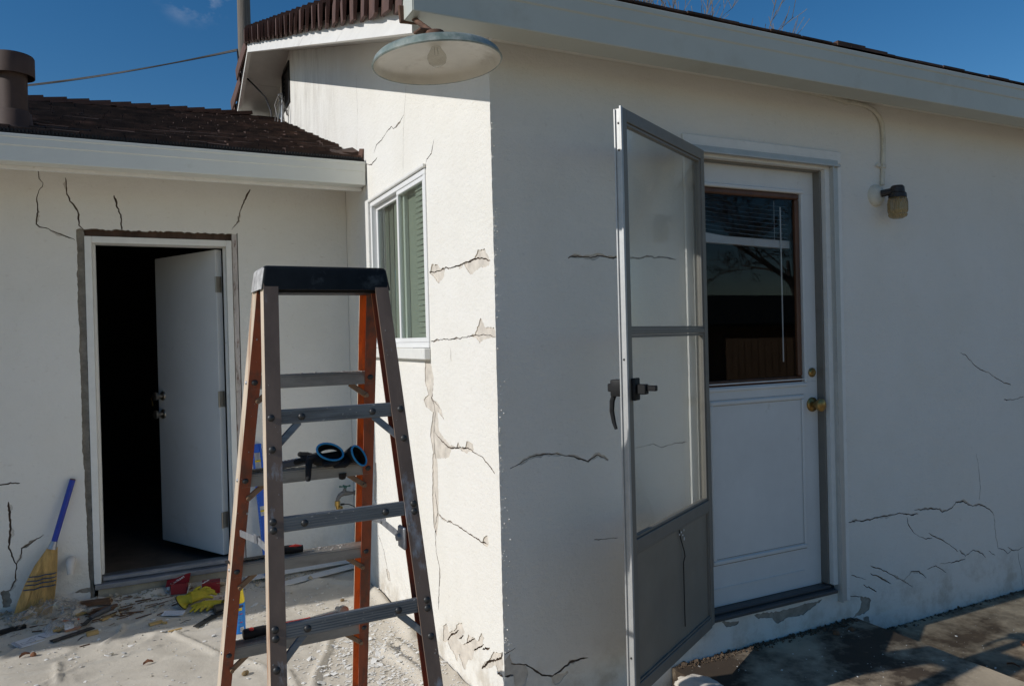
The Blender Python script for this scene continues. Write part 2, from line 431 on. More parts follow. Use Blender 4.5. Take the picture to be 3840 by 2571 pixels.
# ------------------------------------------------------------------ mesh helpers
class MB:
    def __init__(self):
        self.bm = bmesh.new()
        self.mi = 0

    def _merge(self, tb, mtx=None):
        if mtx is not None:
            bmesh.ops.transform(tb, matrix=mtx, verts=tb.verts)
        for f in tb.faces:
            f.material_index = self.mi
        me = bpy.data.meshes.new('tmp')
        tb.to_mesh(me)
        tb.free()
        self.bm.from_mesh(me)
        bpy.data.meshes.remove(me)

    def box(self, x0, x1, y0, y1, z0, z1, bev=0.0, seg=1, mtx=None):
        tb = bmesh.new()
        bmesh.ops.create_cube(tb, size=1.0)
        bmesh.ops.scale(tb, vec=(abs(x1 - x0), abs(y1 - y0), abs(z1 - z0)), verts=tb.verts)
        bmesh.ops.translate(tb, vec=((x0 + x1) / 2, (y0 + y1) / 2, (z0 + z1) / 2), verts=tb.verts)
        if bev > 0:
            bmesh.ops.bevel(tb, geom=tb.edges[:], offset=bev, segments=seg, affect='EDGES', profile=0.5)
        self._merge(tb, mtx)
        return self

    def obox(self, c, size, rot=(0, 0, 0), bev=0.0, seg=1):
        m = Matrix.Translation(c) @ Euler(rot).to_matrix().to_4x4()
        s = size
        return self.box(-s[0] / 2, s[0] / 2, -s[1] / 2, s[1] / 2, -s[2] / 2, s[2] / 2, bev, seg, m)

    def bar(self, a, b, w, h, up=(0, 0, 1), bev=0.0):
        """box from a to b, w across, h along 'up'"""
        a, b = Vector(a), Vector(b)
        d = b - a
        x = d.normalized()
        y = Vector(up).cross(x)
        if y.length < 1e-6:
            y = Vector((1, 0, 0)).cross(x)
        y.normalize()
        z = x.cross(y)
        m = Matrix((x, y, z)).transposed().to_4x4()
        m.translation = (a + b) / 2
        l = d.length
        return self.box(-l / 2, l / 2, -w / 2, w / 2, -h / 2, h / 2, bev, 1, m)

    def tube(self, pts, r, n=8, cap=True):
        pts = [Vector(p) for p in pts]
        k = len(pts)
        rs = r if isinstance(r, (list, tuple)) else [r] * k
        bm = self.bm
        t0 = (pts[1] - pts[0]).normalized()
        u = t0.orthogonal().normalized()
        rings = []
        for i in range(k):
            t = (pts[min(i + 1, k - 1)] - pts[max(i - 1, 0)])
            t = t.normalized() if t.length > 1e-9 else t0
            u = (u - t * u.dot(t))
            u = u.normalized() if u.length > 1e-6 else t.orthogonal().normalized()
            v = t.cross(u)
            rings.append([bm.verts.new(pts[i] + (u * math.cos(a) + v * math.sin(a)) * rs[i])
                          for a in (2 * math.pi * j / n for j in range(n))])
        for i in range(k - 1):
            for j in range(n):
                f = bm.faces.new((rings[i][j], rings[i][(j + 1) % n], rings[i + 1][(j + 1) % n], rings[i + 1][j]))
                f.material_index = self.mi
        if cap:
            for rg, rv in ((rings[0], True), (rings[-1], False)):
                f = bm.faces.new(rg[::-1] if rv else rg)
                f.material_index = self.mi
        return self

    def lathe(self, prof, mtx=None, n=24, squash=(1, 1)):
        bm = self.bm
        mtx = mtx or Matrix.Identity(4)
        rings = []
        for r, z in prof:
            if r < 1e-5:
                rings.append([bm.verts.new(mtx @ Vector((0, 0, z)))])
            else:
                rings.append([bm.verts.new(mtx @ Vector((r * squash[0] * math.cos(a), r * squash[1] * math.sin(a), z)))
                              for a in (2 * math.pi * j / n for j in range(n))])
        for a, b in zip(rings, rings[1:]):
            for j in range(n):
                if len(a) == 1 and len(b) == 1:
                    continue
                if len(a) == 1:
                    f = bm.faces.new((a[0], b[(j + 1) % n], b[j]))
                elif len(b) == 1:
                    f = bm.faces.new((a[j], a[(j + 1) % n], b[0]))
                else:
                    f = bm.faces.new((a[j], a[(j + 1) % n], b[(j + 1) % n], b[j]))
                f.material_index = self.mi
        return self

    def prism(self, poly, fn, d0, d1):
        """extrude the 2-D polygon between depths d0 and d1; fn(u, v, d) -> 3-D point"""
        bm = self.bm
        a = [bm.verts.new(fn(u, v, d0)) for u, v in poly]
        b = [bm.verts.new(fn(u, v, d1)) for u, v in poly]
        n = len(poly)
        fs = [bm.faces.new(a), bm.faces.new(b[::-1])]
        for i in range(n):
            fs.append(bm.faces.new((a[i], b[i], b[(i + 1) % n], a[(i + 1) % n])))
        for f in fs:
            f.material_index = self.mi
        return self

    def quad(self, *ps):
        f = self.bm.faces.new([self.bm.verts.new(p) for p in ps])
        f.material_index = self.mi
        return self

    def mesh(self, name, mats, smooth=None):
        bmesh.ops.recalc_face_normals(self.bm, faces=self.bm.faces)
        me = bpy.data.meshes.new(name)
        self.bm.to_mesh(me)
        self.bm.free()
        for m in (mats if isinstance(mats, (list, tuple)) else [mats]):
            me.materials.append(m)
        if smooth is not None:
            me.shade_smooth()
            me.set_sharp_from_angle(angle=R(smooth))
        return me


def obj(name, mb, mats, parent=None, smooth=None, label=None, kind=None, loc=None, rot=None):
    me = mb.mesh(name, mats, smooth) if isinstance(mb, MB) else mb
    o = bpy.data.objects.new(name, me)
    C.objects.link(o)
    if parent is not None:
        o.parent = parent
    if loc is not None:
        o.location = loc
    if rot is not None:
        o.rotation_euler = rot
    if label:
        o['label'] = label
    if kind:
        o['kind'] = kind
    return o


def tag(o, label, cat, group=None):
    o['label'] = label
    o['category'] = cat
    if group:
        o['group'] = group
    return o


def thing(name, label, cat, loc=(0, 0, 0), rotz=0.0, group=None, rot=None):
    o = bpy.data.objects.new(name, None)
    o.empty_display_size = 0.1
    C.objects.link(o)
    o.location = loc
    o.rotation_euler = rot if rot is not None else (0, 0, rotz)
    return tag(o, label, cat, group)


def one(name, mb, mats, label, cat, loc=(0, 0, 0), rotz=0.0, group=None, smooth=None, rot=None):
    """a thing that is a single mesh"""
    return tag(obj(name, mb, mats, None, smooth, loc=loc, rot=rot if rot is not None else (0, 0, rotz)), label, cat, group)


def structure(name, mb, mats, smooth=None):
    return obj(name, mb, mats, None, smooth, kind='structure')


def text_mesh(body, size, fn_mtx, mats, depth=0.0006):
    cu = bpy.data.curves.new('lettering', 'FONT')
    cu.body = body
    cu.size = size
    cu.align_x = 'CENTER'
    cu.align_y = 'CENTER'
    cu.extrude = depth
    o = bpy.data.objects.new('lettering', cu)
    C.objects.link(o)
    bpy.context.view_layer.update()
    me = bpy.data.meshes.new_from_object(o.evaluated_get(bpy.context.evaluated_depsgraph_get()))
    bpy.data.objects.remove(o)
    bpy.data.curves.remove(cu)
    me.transform(fn_mtx)
    me.materials.clear()
    me.materials.append(mats)
    return me


# depth correction: things measured on the plane Y=0 but lying at depth y behind it, seen from the camera's side
def cut_all(o, cutters):
    """carve every cutter out of the wall (exact booleans), then drop the cutters"""
    objs = []
    for me in cutters:
        c = bpy.data.objects.new('cutter', me)
        C.objects.link(c)
        objs.append(c)
        md = o.modifiers.new('cut', 'BOOLEAN')
        md.operation = 'DIFFERENCE'
        md.solver = 'EXACT'
        md.material_mode = 'TRANSFER'
        md.object = c
    bpy.context.view_layer.update()
    me = bpy.data.meshes.new_from_object(o.evaluated_get(bpy.context.evaluated_depsgraph_get()))
    old = o.data
    o.modifiers.clear()
    o.data = me
    me.name = old.name
    bpy.data.meshes.remove(old)
    for c in objs:
        d = c.data
        bpy.data.objects.remove(c)
        bpy.data.meshes.remove(d)


def crack_path(pts, w, rs):
    P = [Vector(p) for p in pts]
    q = []
    sd = rs.uniform(0, 90)
    for a, b in zip(P, P[1:]):
        k = max(1, int((b - a).length / 0.011))
        d = (b - a).normalized()
        for i in range(k):
            p = a.lerp(b, i / k)
            if i > 0 or (q and a is not P[0]):
                off = 0.005 * vnoise(p.x * 32, p.y * 32, sd) + 0.0035 * vnoise(p.x * 90, p.y * 90, sd)
                p = p + Vector((-d.y, d.x)) * off * min(1.0, 0.4 + w * 130)
            q.append(p)
    q.append(P[-1])
    return q


def crack_mesh(q, w, fn, depth=0.014, rs=None):
    """a closed jagged wedge along a path, to be carved out of a wall"""
    rs = rs or rnd
    n = len(q)
    mb = MB()
    rings = []
    dp = depth * rs.uniform(0.8, 1.2)
    sd = rs.uniform(0, 90)
    for i, p in enumerate(q):
        d = q[min(i + 1, n - 1)] - q[max(i - 1, 0)]
        d.normalize()
        nrm = Vector((-d.y, d.x))
        tt = i / (n - 1)
        tap = min(1.0, 0.5 + 8 * min(tt, 1 - tt))
        sw = max(0.45, 1.0 + 0.9 * vnoise(p.x * 9, p.y * 9, sd))
        wl = w * 0.5 * tap * sw * rs.uniform(0.6, 1.4)
        wr = w * 0.5 * tap * sw * rs.uniform(0.6, 1.4)
        pr = []
        for s, dep, k in ((wl, -0.006, 1), (-wr, -0.006, 1), (-wr, dp, 0.6), (wl, dp, 0.6)):
            z = p + nrm * s * k
            pr.append(mb.bm.verts.new(fn(z.x, z.y, dep)))
        rings.append(pr)
    for a, b in zip(rings, rings[1:]):
        for j in range(4):
            mb.bm.faces.new((a[j], a[(j + 1) % 4], b[(j + 1) % 4], b[j]))
    mb.bm.faces.new(rings[0][::-1])
    mb.bm.faces.new(rings[-1])
    return mb.mesh('crack', M['crack'])


def crack_cutters(pts, w, fn, depth=0.014):
    """the crack itself, plus patches along it where the paint coat has come away"""
    q = crack_path(pts, w, rnd)
    res = []
    n = len(q)
    if w >= 0.0045 and n > 12:
        i = rnd.randint(0, 4)
        while i < n - 5:
            k = min(n - 1 - i, rnd.randint(4, 12))
            if rnd.random() < 0.62:
                up, dn = [], []
                side = rnd.uniform(-0.6, 0.6)
                for j in range(i, i + k + 1):
                    d = q[min(j + 1, n - 1)] - q[max(j - 1, 0)]
                    d.normalize()
                    nrm = Vector((-d.y, d.x))
                    e = math.sin(math.pi * (j - i) / k) ** 0.7
                    up.append(q[j] + nrm * (0.0012 + w * e * (0.75 + side) * rnd.uniform(0.6, 2.0)))
                    dn.append(q[j] - nrm * (0.0012 + w * e * (0.75 - side) * rnd.uniform(0.6, 2.0)))
                mb = MB()
                mb.prism([(p.x, p.y) for p in up + dn[::-1]], fn, -0.005, rnd.uniform(0.0016, 0.003))
                res.append(mb.mesh('worn', M['worn']))
            i += k + rnd.randint(1, 7)
    res.append(crack_mesh(q, w, fn, depth))
    return res


def ragged(poly, step=0.012, amp=0.004, rs=None):
    rs = rs or rnd
    out_ = []
    n = len(poly)
    for i in range(n):
        a, b = Vector(poly[i]), Vector(poly[(i + 1) % n])
        k = max(1, int((b - a).length / step))
        d = (b - a).normalized() if (b - a).length > 0 else Vector((1, 0))
        for j in range(k):
            p = a.lerp(b, j / k) + Vector((-d.y, d.x)) * rs.uniform(-amp, amp)
            out_.append((p.x, p.y))
    return out_


def flake_mesh(poly, fn, depth=0.004, m=None):
    mb = MB()
    mb.prism(ragged(poly), fn, -0.006, depth * rnd.uniform(0.8, 1.25))
    return mb.mesh('flake', m or M['flake'])


def box_mesh(x0, x1, y0, y1, z0, z1, m):
    return MB().box(x0, x1, y0, y1, z0, z1).mesh('opening', m)


def vnoise(x, y, z=0.0):
    return mnoise.noise(Vector((x, y, z)))
GABLE_CRACKS = [(0.002,[(1.973,3.169),(1.962,2.939),(2.005,2.700)]),
(0.002,[(0.999,2.815),(1.046,2.673),(1.069,2.582),(1.094,2.369)]),
(0.005,[(1.052,2.664),(1.148,2.641),(1.225,2.638),(1.277,2.659),(1.373,2.652),(1.460,2.634),(1.564,2.634),(1.619,2.601)]),
(0.005,[(1.793,2.571),(1.681,2.547),(1.603,2.551),(1.556,2.561)]),
(0.005,[(0.627,2.431),(0.665,2.376),(0.727,2.362),(0.745,2.342)]),
(0.006,[(0.737,1.828),(0.643,1.827),(0.529,1.828),(0.423,1.824),(0.305,1.829),(0.195,1.834),(0.120,1.832),(0.034,1.811)]),
(0.004,[(0.737,1.502),(0.647,1.508),(0.516,1.510),(0.376,1.512),(0.278,1.517),(0.215,1.522),(0.125,1.524),(0.003,1.513)]),
(0.005,[(0.719,1.339),(0.746,1.247),(0.764,1.232),(0.729,1.206),(0.713,1.159),(0.740,1.059),(0.729,0.944)]),
(0.004,[(0.764,1.232),(0.680,1.203),(0.623,1.180),(0.592,1.142)]),
(0.006,[(0.720,1.068),(0.624,1.037),(0.533,1.018),(0.409,1.036),(0.293,1.041),(0.186,1.030),(0.155,1.024),(0.084,0.998),(0.043,0.978)]),
(0.005,[(0.747,0.789),(0.714,0.690),(0.749,0.626),(0.738,0.501),(0.698,0.427),(0.728,0.228)]),
(0.005,[(0.714,0.690),(0.617,0.675),(0.470,0.686),(0.367,0.682),(0.254,0.676),(0.143,0.676)]),
(0.007,[(0.628,0.118),(0.564,0.165),(0.484,0.212)]),
(0.007,[(0.476,0.177),(0.418,0.212)]),
(0.007,[(0.393,0.184),(0.346,0.211),(0.292,0.244)]),
(0.007,[(0.313,0.183),(0.252,0.219),(0.196,0.251)]),
(0.007,[(0.210,0.226),(0.136,0.260)]),
(0.007,[(0.223,0.140),(0.181,0.176),(0.147,0.200),(0.084,0.229),(0.038,0.256),(0.010,0.286)]),
(0.007,[(0.068,0.181),(0.016,0.190)]),
(0.004,[(1.739,0.352),(1.636,0.289),(1.557,0.180),(1.532,0.136)]),
(0.003,[(0.483,1.471),(0.481,1.412)])]
FRONT_CRACKS = [(0.006,[(0.332,1.827),(0.353,1.837),(0.394,1.835),(0.443,1.833),(0.487,1.843),(0.530,1.835),(0.574,1.833),(0.626,1.837),(0.678,1.832),(0.724,1.843),(0.786,1.841),(0.880,1.834)]),
(0.006,[(0.047,1.000),(0.090,1.013),(0.143,1.040),(0.190,1.042),(0.257,1.036),(0.326,1.021),(0.403,0.995),(0.454,1.016),(0.501,0.989)]),
(0.008,[(0.032,0.238),(0.094,0.222),(0.132,0.193),(0.165,0.168),(0.212,0.151),(0.260,0.171),(0.295,0.187),(0.345,0.195),(0.380,0.190)]),
(0.005,[(0.002,0.282),(0.050,0.298)]),
(0.004,[(0.632,1.027),(0.685,1.032),(0.731,1.038),(0.777,1.017),(0.833,1.029),(0.913,1.032)]),
(0.003,[(0.422,0.669),(0.539,0.660)]),
(0.01,[(-0.000,0.198),(0.041,0.191)]),
(0.007,[(1.912,0.542),(1.997,0.543),(2.073,0.537),(2.140,0.541),(2.230,0.542),(2.322,0.538),(2.380,0.523),(2.445,0.520)]),
(0.006,[(2.416,0.544),(2.488,0.536),(2.548,0.537),(2.622,0.522),(2.646,0.503),(2.722,0.514),(2.761,0.542),(2.825,0.538),(2.877,0.515),(2.909,0.503),(2.969,0.508),(3.022,0.485),(3.075,0.458),(3.099,0.425)]),
(0.003,[(2.952,0.794),(2.969,0.700),(2.979,0.599),(2.970,0.533)]),
(0.004,[(3.099,0.421),(3.112,0.305),(3.130,0.234),(3.178,0.223),(3.219,0.191),(3.255,0.207),(3.319,0.198),(3.378,0.211)]),
(0.004,[(2.356,0.516),(2.361,0.480),(2.400,0.428),(2.494,0.379),(2.555,0.375)]),
(0.004,[(2.526,0.407),(2.604,0.368),(2.678,0.333),(2.771,0.272)]),
(0.005,[(2.784,0.277),(2.835,0.236),(2.901,0.260),(2.986,0.229),(3.013,0.201)]),
(0.004,[(2.612,0.226),(2.725,0.219),(2.834,0.222)]),
(0.004,[(2.507,0.214),(2.581,0.223),(2.666,0.173)]),
(0.005,[(2.316,0.181),(2.382,0.223),(2.441,0.213),(2.500,0.170)]),
(0.006,[(2.071,0.303),(2.187,0.254),(2.311,0.187),(2.391,0.139)]),
(0.005,[(2.070,0.265),(2.130,0.236),(2.224,0.184)]),
(0.004,[(1.930,0.277),(2.036,0.238)]),
(0.005,[(2.014,0.216),(2.111,0.163)]),
(0.004,[(3.041,0.235),(3.101,0.200)]),
(0.003,[(3.319,0.193),(3.324,0.136),(3.351,0.063),(3.355,-0.012)]),
(0.004,[(3.221,0.230),(3.276,0.200)]),
(0.004,[(1.900,0.177),(1.996,0.159)]),
(0.004,[(2.830,1.363),(2.868,1.352),(2.912,1.318),(2.976,1.274),(3.088,1.236),(3.209,1.180),(3.285,1.162)]),
(0.004,[(3.213,1.083),(3.289,1.075),(3.406,1.087)])]
WING_CRACKS = [(0.007,[(-1.737,2.532),(-1.731,2.471),(-1.714,2.448),(-1.718,2.423),(-1.738,2.405),(-1.747,2.363),(-1.743,2.306),(-1.752,2.215),(-1.737,2.200),(-1.707,2.194),(-1.648,2.167),(-1.566,2.130)]),
(0.007,[(-1.606,2.484),(-1.598,2.389),(-1.570,2.332),(-1.549,2.300),(-1.544,2.216),(-1.519,2.188)]),
(0.007,[(-1.362,2.399),(-1.348,2.327),(-1.334,2.285),(-1.326,2.198)]),
(0.007,[(-0.604,2.482),(-0.636,2.420),(-0.668,2.336),(-0.678,2.281),(-0.719,2.223)]),
(0.009,[(-1.986,0.775),(-1.932,0.773),(-1.866,0.771)]),
(0.009,[(-1.922,0.673),(-1.919,0.595),(-1.916,0.512),(-1.927,0.415),(-1.908,0.363),(-1.893,0.324),(-1.900,0.238),(-1.926,0.185),(-1.946,0.180)]),
(0.007,[(-1.893,0.324),(-1.877,0.358),(-1.865,0.406),(-1.829,0.426),(-1.794,0.450),(-1.761,0.470)])]
GABLE_FLAKES = [(0,[(0.722,1.837),(0.699,1.863),(0.612,1.851),(0.585,1.835),(0.529,1.828),(0.541,1.794),(0.609,1.766),(0.665,1.795),(0.723,1.824)]),
(0,[(0.194,1.837),(0.155,1.868),(0.089,1.866),(0.049,1.827),(0.036,1.809),(0.051,1.793),(0.137,1.795),(0.237,1.775),(0.282,1.809),(0.305,1.827)]),
(0,[(0.261,1.523),(0.207,1.528),(0.143,1.592),(0.095,1.553),(0.018,1.551),(0.001,1.534),(0.003,1.512),(0.097,1.509),(0.157,1.492),(0.193,1.513)]),
(0,[(0.828,1.406),(0.754,1.411),(0.710,1.325),(0.737,1.233),(0.650,1.205),(0.588,1.142),(0.672,1.176),(0.659,1.081),(0.585,1.055),(0.496,1.026),(0.536,0.975),(0.729,0.944),(0.782,1.055),(0.732,1.164),(0.834,1.185),(0.864,1.219),(0.788,1.245),(0.835,1.306)]),
(0,[(0.452,1.031),(0.424,1.057),(0.392,1.038),(0.341,1.048),(0.323,1.078),(0.260,1.067),(0.246,1.044),(0.335,1.020),(0.409,1.030)]),
(0,[(0.754,0.966),(0.689,0.974),(0.691,0.680),(0.723,0.575),(0.761,0.609),(0.777,0.727)]),
(0,[(0.161,0.704),(0.131,0.716),(0.118,0.683),(0.149,0.664),(0.185,0.674)]),
(0,[(0.666,0.171),(0.623,0.196),(0.595,0.161),(0.513,0.208),(0.491,0.240),(0.433,0.261),(0.403,0.231),(0.457,0.191),(0.496,0.167),(0.430,0.169),(0.383,0.196),(0.363,0.235),(0.327,0.237),(0.292,0.242),(0.258,0.247),(0.214,0.293),(0.190,0.281),(0.209,0.241),(0.305,0.180),(0.320,0.143),(0.370,0.121),(0.410,0.064),(0.437,0.068),(0.481,0.108),(0.503,0.064),(0.531,0.082),(0.579,0.094),(0.618,0.113),(0.676,0.096)]),
(0,[(0.214,0.157),(0.147,0.202),(0.097,0.263),(0.067,0.264),(0.012,0.289),(0.009,0.254),(0.018,0.192),(0.057,0.186),(0.085,0.210),(0.166,0.162)]),
(0,[(1.784,0.780),(1.745,0.785),(1.736,0.680),(1.775,0.540),(1.812,0.560)]),
(0,[(1.600,0.194),(1.527,0.188),(1.517,0.140),(1.567,0.134)])]
FRONT_FLAKES = [(0,[(0.339,1.830),(0.360,1.842),(0.401,1.838),(0.473,1.852),(0.515,1.838),(0.559,1.836),(0.530,1.829),(0.486,1.834),(0.450,1.821),(0.387,1.828)]),
(0,[(0.090,1.010),(0.143,1.038),(0.190,1.045),(0.258,1.042),(0.285,1.030),(0.196,1.033),(0.143,1.032)]),
(0,[(0.396,0.999),(0.454,1.024),(0.503,0.995),(0.501,0.987),(0.454,1.009),(0.406,0.989)]),
(0,[(0.004,0.267),(0.024,0.280),(0.033,0.243),(0.087,0.220),(0.106,0.193),(0.091,0.143),(0.046,0.130),(0.038,0.190),(0.001,0.198)]),
(0,[(0.205,0.153),(0.246,0.150),(0.281,0.160),(0.287,0.147),(0.245,0.120),(0.218,0.114)]),
(0,[(1.990,0.158),(2.050,0.144),(2.066,0.126),(2.053,0.079),(2.015,0.067),(1.928,0.061),(1.981,0.088),(1.995,0.131)]),
(0,[(2.009,0.053),(2.047,0.046),(2.057,0.014),(2.013,0.030)]),
(0,[(1.283,0.199),(1.311,0.199),(1.441,0.186),(1.605,0.192),(1.725,0.191),(1.664,0.168),(1.593,0.142),(1.487,0.144),(1.429,0.127),(1.393,0.161),(1.310,0.177)]),
(0,[(1.088,0.204),(1.140,0.195),(1.193,0.185),(1.175,0.168),(1.113,0.170)])]
WING_FLAKES = [(0,[(-1.970,0.185),(-1.933,0.186),(-1.921,0.118),(-1.928,0.095),(-1.962,0.097)]),
(0,[(-1.872,0.407),(-1.829,0.442),(-1.794,0.454),(-1.823,0.421),(-1.858,0.405)]),
(0,[(-1.631,0.119),(-1.583,0.131),(-1.535,0.138),(-1.500,0.129),(-1.491,0.080),(-1.529,0.086),(-1.546,0.107)])]

# ================================================================== ground
def cloth_h(x, y):
    """height of the drop cloth over the ground: folds and ripples"""
    h = 0.010 + 0.010 * vnoise(x * 1.3, y * 1.3, 3.1) + 0.006 * vnoise(x * 4, y * 4, 8.2) + 0.0025 * vnoise(x * 11, y * 11, 1.7)
    wx, wy = x + 0.12 * vnoise(x * 2.1, y * 2.1, 4.4), y + 0.12 * vnoise(x * 2.1, y * 2.1, 9.4)
    h += 0.009 * max(0.0, 1 - 7 * abs(vnoise(wx * 2.4, wy * 3.6, 21.0))) * max(0.0, 0.5 + vnoise(x * 1.1, y * 1.1, 40.0))
    h += 0.006 * max(0.0, 1 - 6 * abs(vnoise(wx * 5.5 + 3, wy * 4.1, 33.0))) * max(0.0, 0.4 + vnoise(x * 1.7, y * 1.7, 50.0))
    for pts, w, a in FOLDS:
        best = 9.0
        for (ax, ay), (bx_, by_) in zip(pts, pts[1:]):
            dx, dy = bx_ - ax, by_ - ay
            t = max(0.0, min(1.0, ((x - ax) * dx + (y - ay) * dy) / (dx * dx + dy * dy)))
            d = math.hypot(x - ax - t * dx, y - ay - t * dy)
            if d < best:
                best = d
        if best < 4 * w:
            h += a * math.exp(-(best / w) ** 2)
    # rises a little towards the footing of the far wall
    if y > 1.9:
        h += 0.055 * min(1.0, (y - 1.9) / 0.4) ** 2 + 0.020 * min(1.0, (y - 1.9) / 0.15) * max(0.0, vnoise(x * 9, y * 9, 61.0))
    return h


FOLDS = [
    ([(-.416, 1.254), (-.444, 1.108), (-.501, .96), (-.557, .839), (-.60, .70)], .018, .020),
    ([(-.894, 1.211), (-.832, 1.118), (-.765, .997)], .016, .014),
    ([(-.03, 1.75), (-.035, 1.5), (-.04, 1.28), (-.05, 1.0)], .028, .035),
    ([(-.209, .912), (-.196, .788), (-.167, .688), (-.16, .564), (-.158, .40)], .022, .032),
    ([(-.56, 2.03), (-.396, 2.046), (-.242, 2.053), (-.08, 1.95)], .022, .022),
    ([(-.162, 1.011), (-.205, .925), (-.235, .853)], .014, .018),
    ([(-.149, 1.035), (-.112, .873), (-.107, .752)], .018, .020),
    ([(-.671, .917), (-.665, .70)], .014, .014),
    ([(-1.635, 1.542), (-1.613, 1.30)], .014, .012),
    ([(-1.895, 1.745), (-1.829, 1.846), (-1.751, 1.885), (-1.586, 1.968)], .016, .012),
    ([(-1.121, 1.657), (-1.026, 1.453), (-.943, 1.266)], .016, .016),
    ([(-1.45, 1.714), (-1.386, 1.808), (-1.368, 1.913)], .014, .014),
    ([(-1.951, 2.131), (-1.838, 2.182), (-1.731, 2.145)], .016, .014),
    ([(-1.552, 1.881), (-1.318, 1.908), (-1.171, 2.022)], .012, .010),
    ([(-1.9, 1.5), (-1.5, 1.45), (-1.2, 1.52)], .014, .009),
    ([(-1.3, 1.75), (-1.0, 1.62), (-.7, 1.60)], .015, .010),
]

gm = MB()
gm.box(-150, 150, -150, 150, -0.5, -0.06)
structure('ground', gm, M['ground'])

pm = MB()
pm.prism(ragged([(0.80, -0.004), (1.955, -0.004), (1.945, -3.2), (0.80, -3.2)], 0.05, 0.003), lambda u, v, d: (u, v, d), -0.055, 0.060)
structure('concrete_pad', pm, M['pad'])
sm = MB()
sm.box(1.95, 12, -6, -0.003, -0.056, -0.040)
structure('concrete_slab', sm, M['slab'])

# canvas drop cloth over the ground by the far wall
bm = bmesh.new()
x0, x1, y0, y1, st = -2.6, -0.006, -0.2, 2.30, 0.0125
nx, ny = int((x1 - x0) / st) + 1, int((y1 - y0) / st) + 1
vs = [[bm.verts.new((x0 + (x1 - x0) * i / (nx - 1), y0 + (y1 - y0) * j / (ny - 1),
                     cloth_h(x0 + (x1 - x0) * i / (nx - 1), y0 + (y1 - y0) * j / (ny - 1)))) for i in range(nx)] for j in range(ny)]
for j in range(ny - 1):
    for i in range(nx - 1):
        bm.faces.new((vs[j][i], vs[j][i + 1], vs[j + 1][i + 1], vs[j + 1][i]))
me = bpy.data.meshes.new('drop_cloth')
bm.to_mesh(me)
bm.free()
me.materials.append(M['cloth'])
me.shade_smooth()
drop = bpy.data.objects.new('drop_cloth', me)
C.objects.link(drop)
tag(drop, 'dusty beige canvas drop cloth spread over the ground below the open door', 'drop cloth')

# ================================================================== the house
house = thing('house', 'white stucco house with cracked walls, brown roof tiles and white gutters', 'house', (0, 0, 0))
LW = 2.317          # plane of the far (wing) wall
RIDGE_Y, RIDGE_Z, PITCH = 4.25, 4.06, 0.3375   # underside of the rake boards
OV = 0.355          # how far the gable roof oversails the sunlit wall


def rake_z(y):
    return RIDGE_Z - PITCH * abs(y - RIDGE_Y)


on_gable = lambda u, v, d: (d, u, v)
on_front = lambda u, v, d: (u, d, v)
on_wing = lambda u, v, d: (u, LW + d, v)
T = 0.13            # wall thickness


def corner_jit(i):
    z = i * 2.80 / 230
    return 0.0022 * vnoise(z * 9, 1.3, 0) + 0.0024 * vnoise(z * 37, 5.1, 2) + 0.0013 * vnoise(z * 95, 2.2, 7) - 0.0008


ZB, ZT = -0.10, 2.70
NC = 230
cz = [ZB + (ZT - ZB) * i / NC for i in range(NC + 1)]
cj = [corner_jit(i) for i in range(NC + 1)]

# front wall (in shade), with its ragged plastered corner
mb = MB()
b = mb.bm
cor = [b.verts.new((cj[i], cj[i], cz[i])) for i in range(NC + 1)]
inn = [b.verts.new((0.016, 0.0, cz[i])) for i in range(NC + 1)]
for i in range(NC):
    b.faces.new((cor[i], inn[i], inn[i + 1], cor[i + 1]))
f1, f2 = b.verts.new((9, 0, ZB)), b.verts.new((9, 0, ZT))
g1, g2 = b.verts.new((9, T, ZB)), b.verts.new((9, T, ZT))
h1, h2 = b.verts.new((T, T, ZB)), b.verts.new((T, T, ZT))
b.faces.new([f2] + inn[::-1] + [f1])
b.faces.new((g1, g2, h2, h1)[::-1])
b.faces.new((f1, g1, g2, f2))
b.faces.new((cor[0], h1, g1, f1, inn[0]))
b.faces.new((cor[-1], inn[-1], f2, g2, h2))
b.faces.new(cor[::-1] + [h1, h2])
wall_front = obj('front_wall', mb, M['stucco'], house)
nb_ = MB()
rn = random.Random(17)
for _ in range(260):
    x = min(0.07, 0.003 + rn.expovariate(1.0) * 0.011)
    z = rn.uniform(0.05, 2.35)
    if rn.random() < 0.45:
        z = rn.choice((0.35, 0.62, 1.02, 1.12, 1.30, 1.95)) + rn.gauss(0, 0.06)
    s_ = min(0.0026, 0.0007 + rn.expovariate(1.0) * 0.0006)
    nb_.obox((x, -s_ * 0.3, z), (s_ * 1.8, s_ * 1.6, s_ * rn.uniform(1.2, 2.6)), (rn.random(), rn.random(), rn.random()))
obj('stucco_nubs', nb_, M['stucco'], house, kind='stuff')

# gable wall (sunlit)
mb = MB()
b = mb.bm
cor = [b.verts.new((cj[i], cj[i], cz[i])) for i in range(NC + 1)]
inn = [b.verts.new((0.0, 0.016, cz[i])) for i in range(NC + 1)]
for i in range(NC):
    b.faces.new((cor[i + 1], inn[i + 1], inn[i], cor[i]))
top = [(0.016, rake_z(0.016) + 0.075), (RIDGE_Y, RIDGE_Z + 0.075), (8.6, rake_z(8.6) + 0.075), (8.6, ZB)]
ta = [b.verts.new((0.0, y, z)) for y, z in top]
tb_ = [b.verts.new((T, max(y, T), z)) for y, z in top]
hh1, hh2 = b.verts.new((T, T, ZB)), b.verts.new((T, T, ZT))
b.faces.new(inn + ta)
b.faces.new([hh1, hh2] + tb_)
b.faces.new((ta[0], ta[1], tb_[1], tb_[0]))
b.faces.new((ta[1], ta[2], tb_[2], tb_[1]))
b.faces.new((ta[2], ta[3], tb_[3], tb_[2]))
b.faces.new((ta[3], inn[0], cor[0], hh1, tb_[3]))
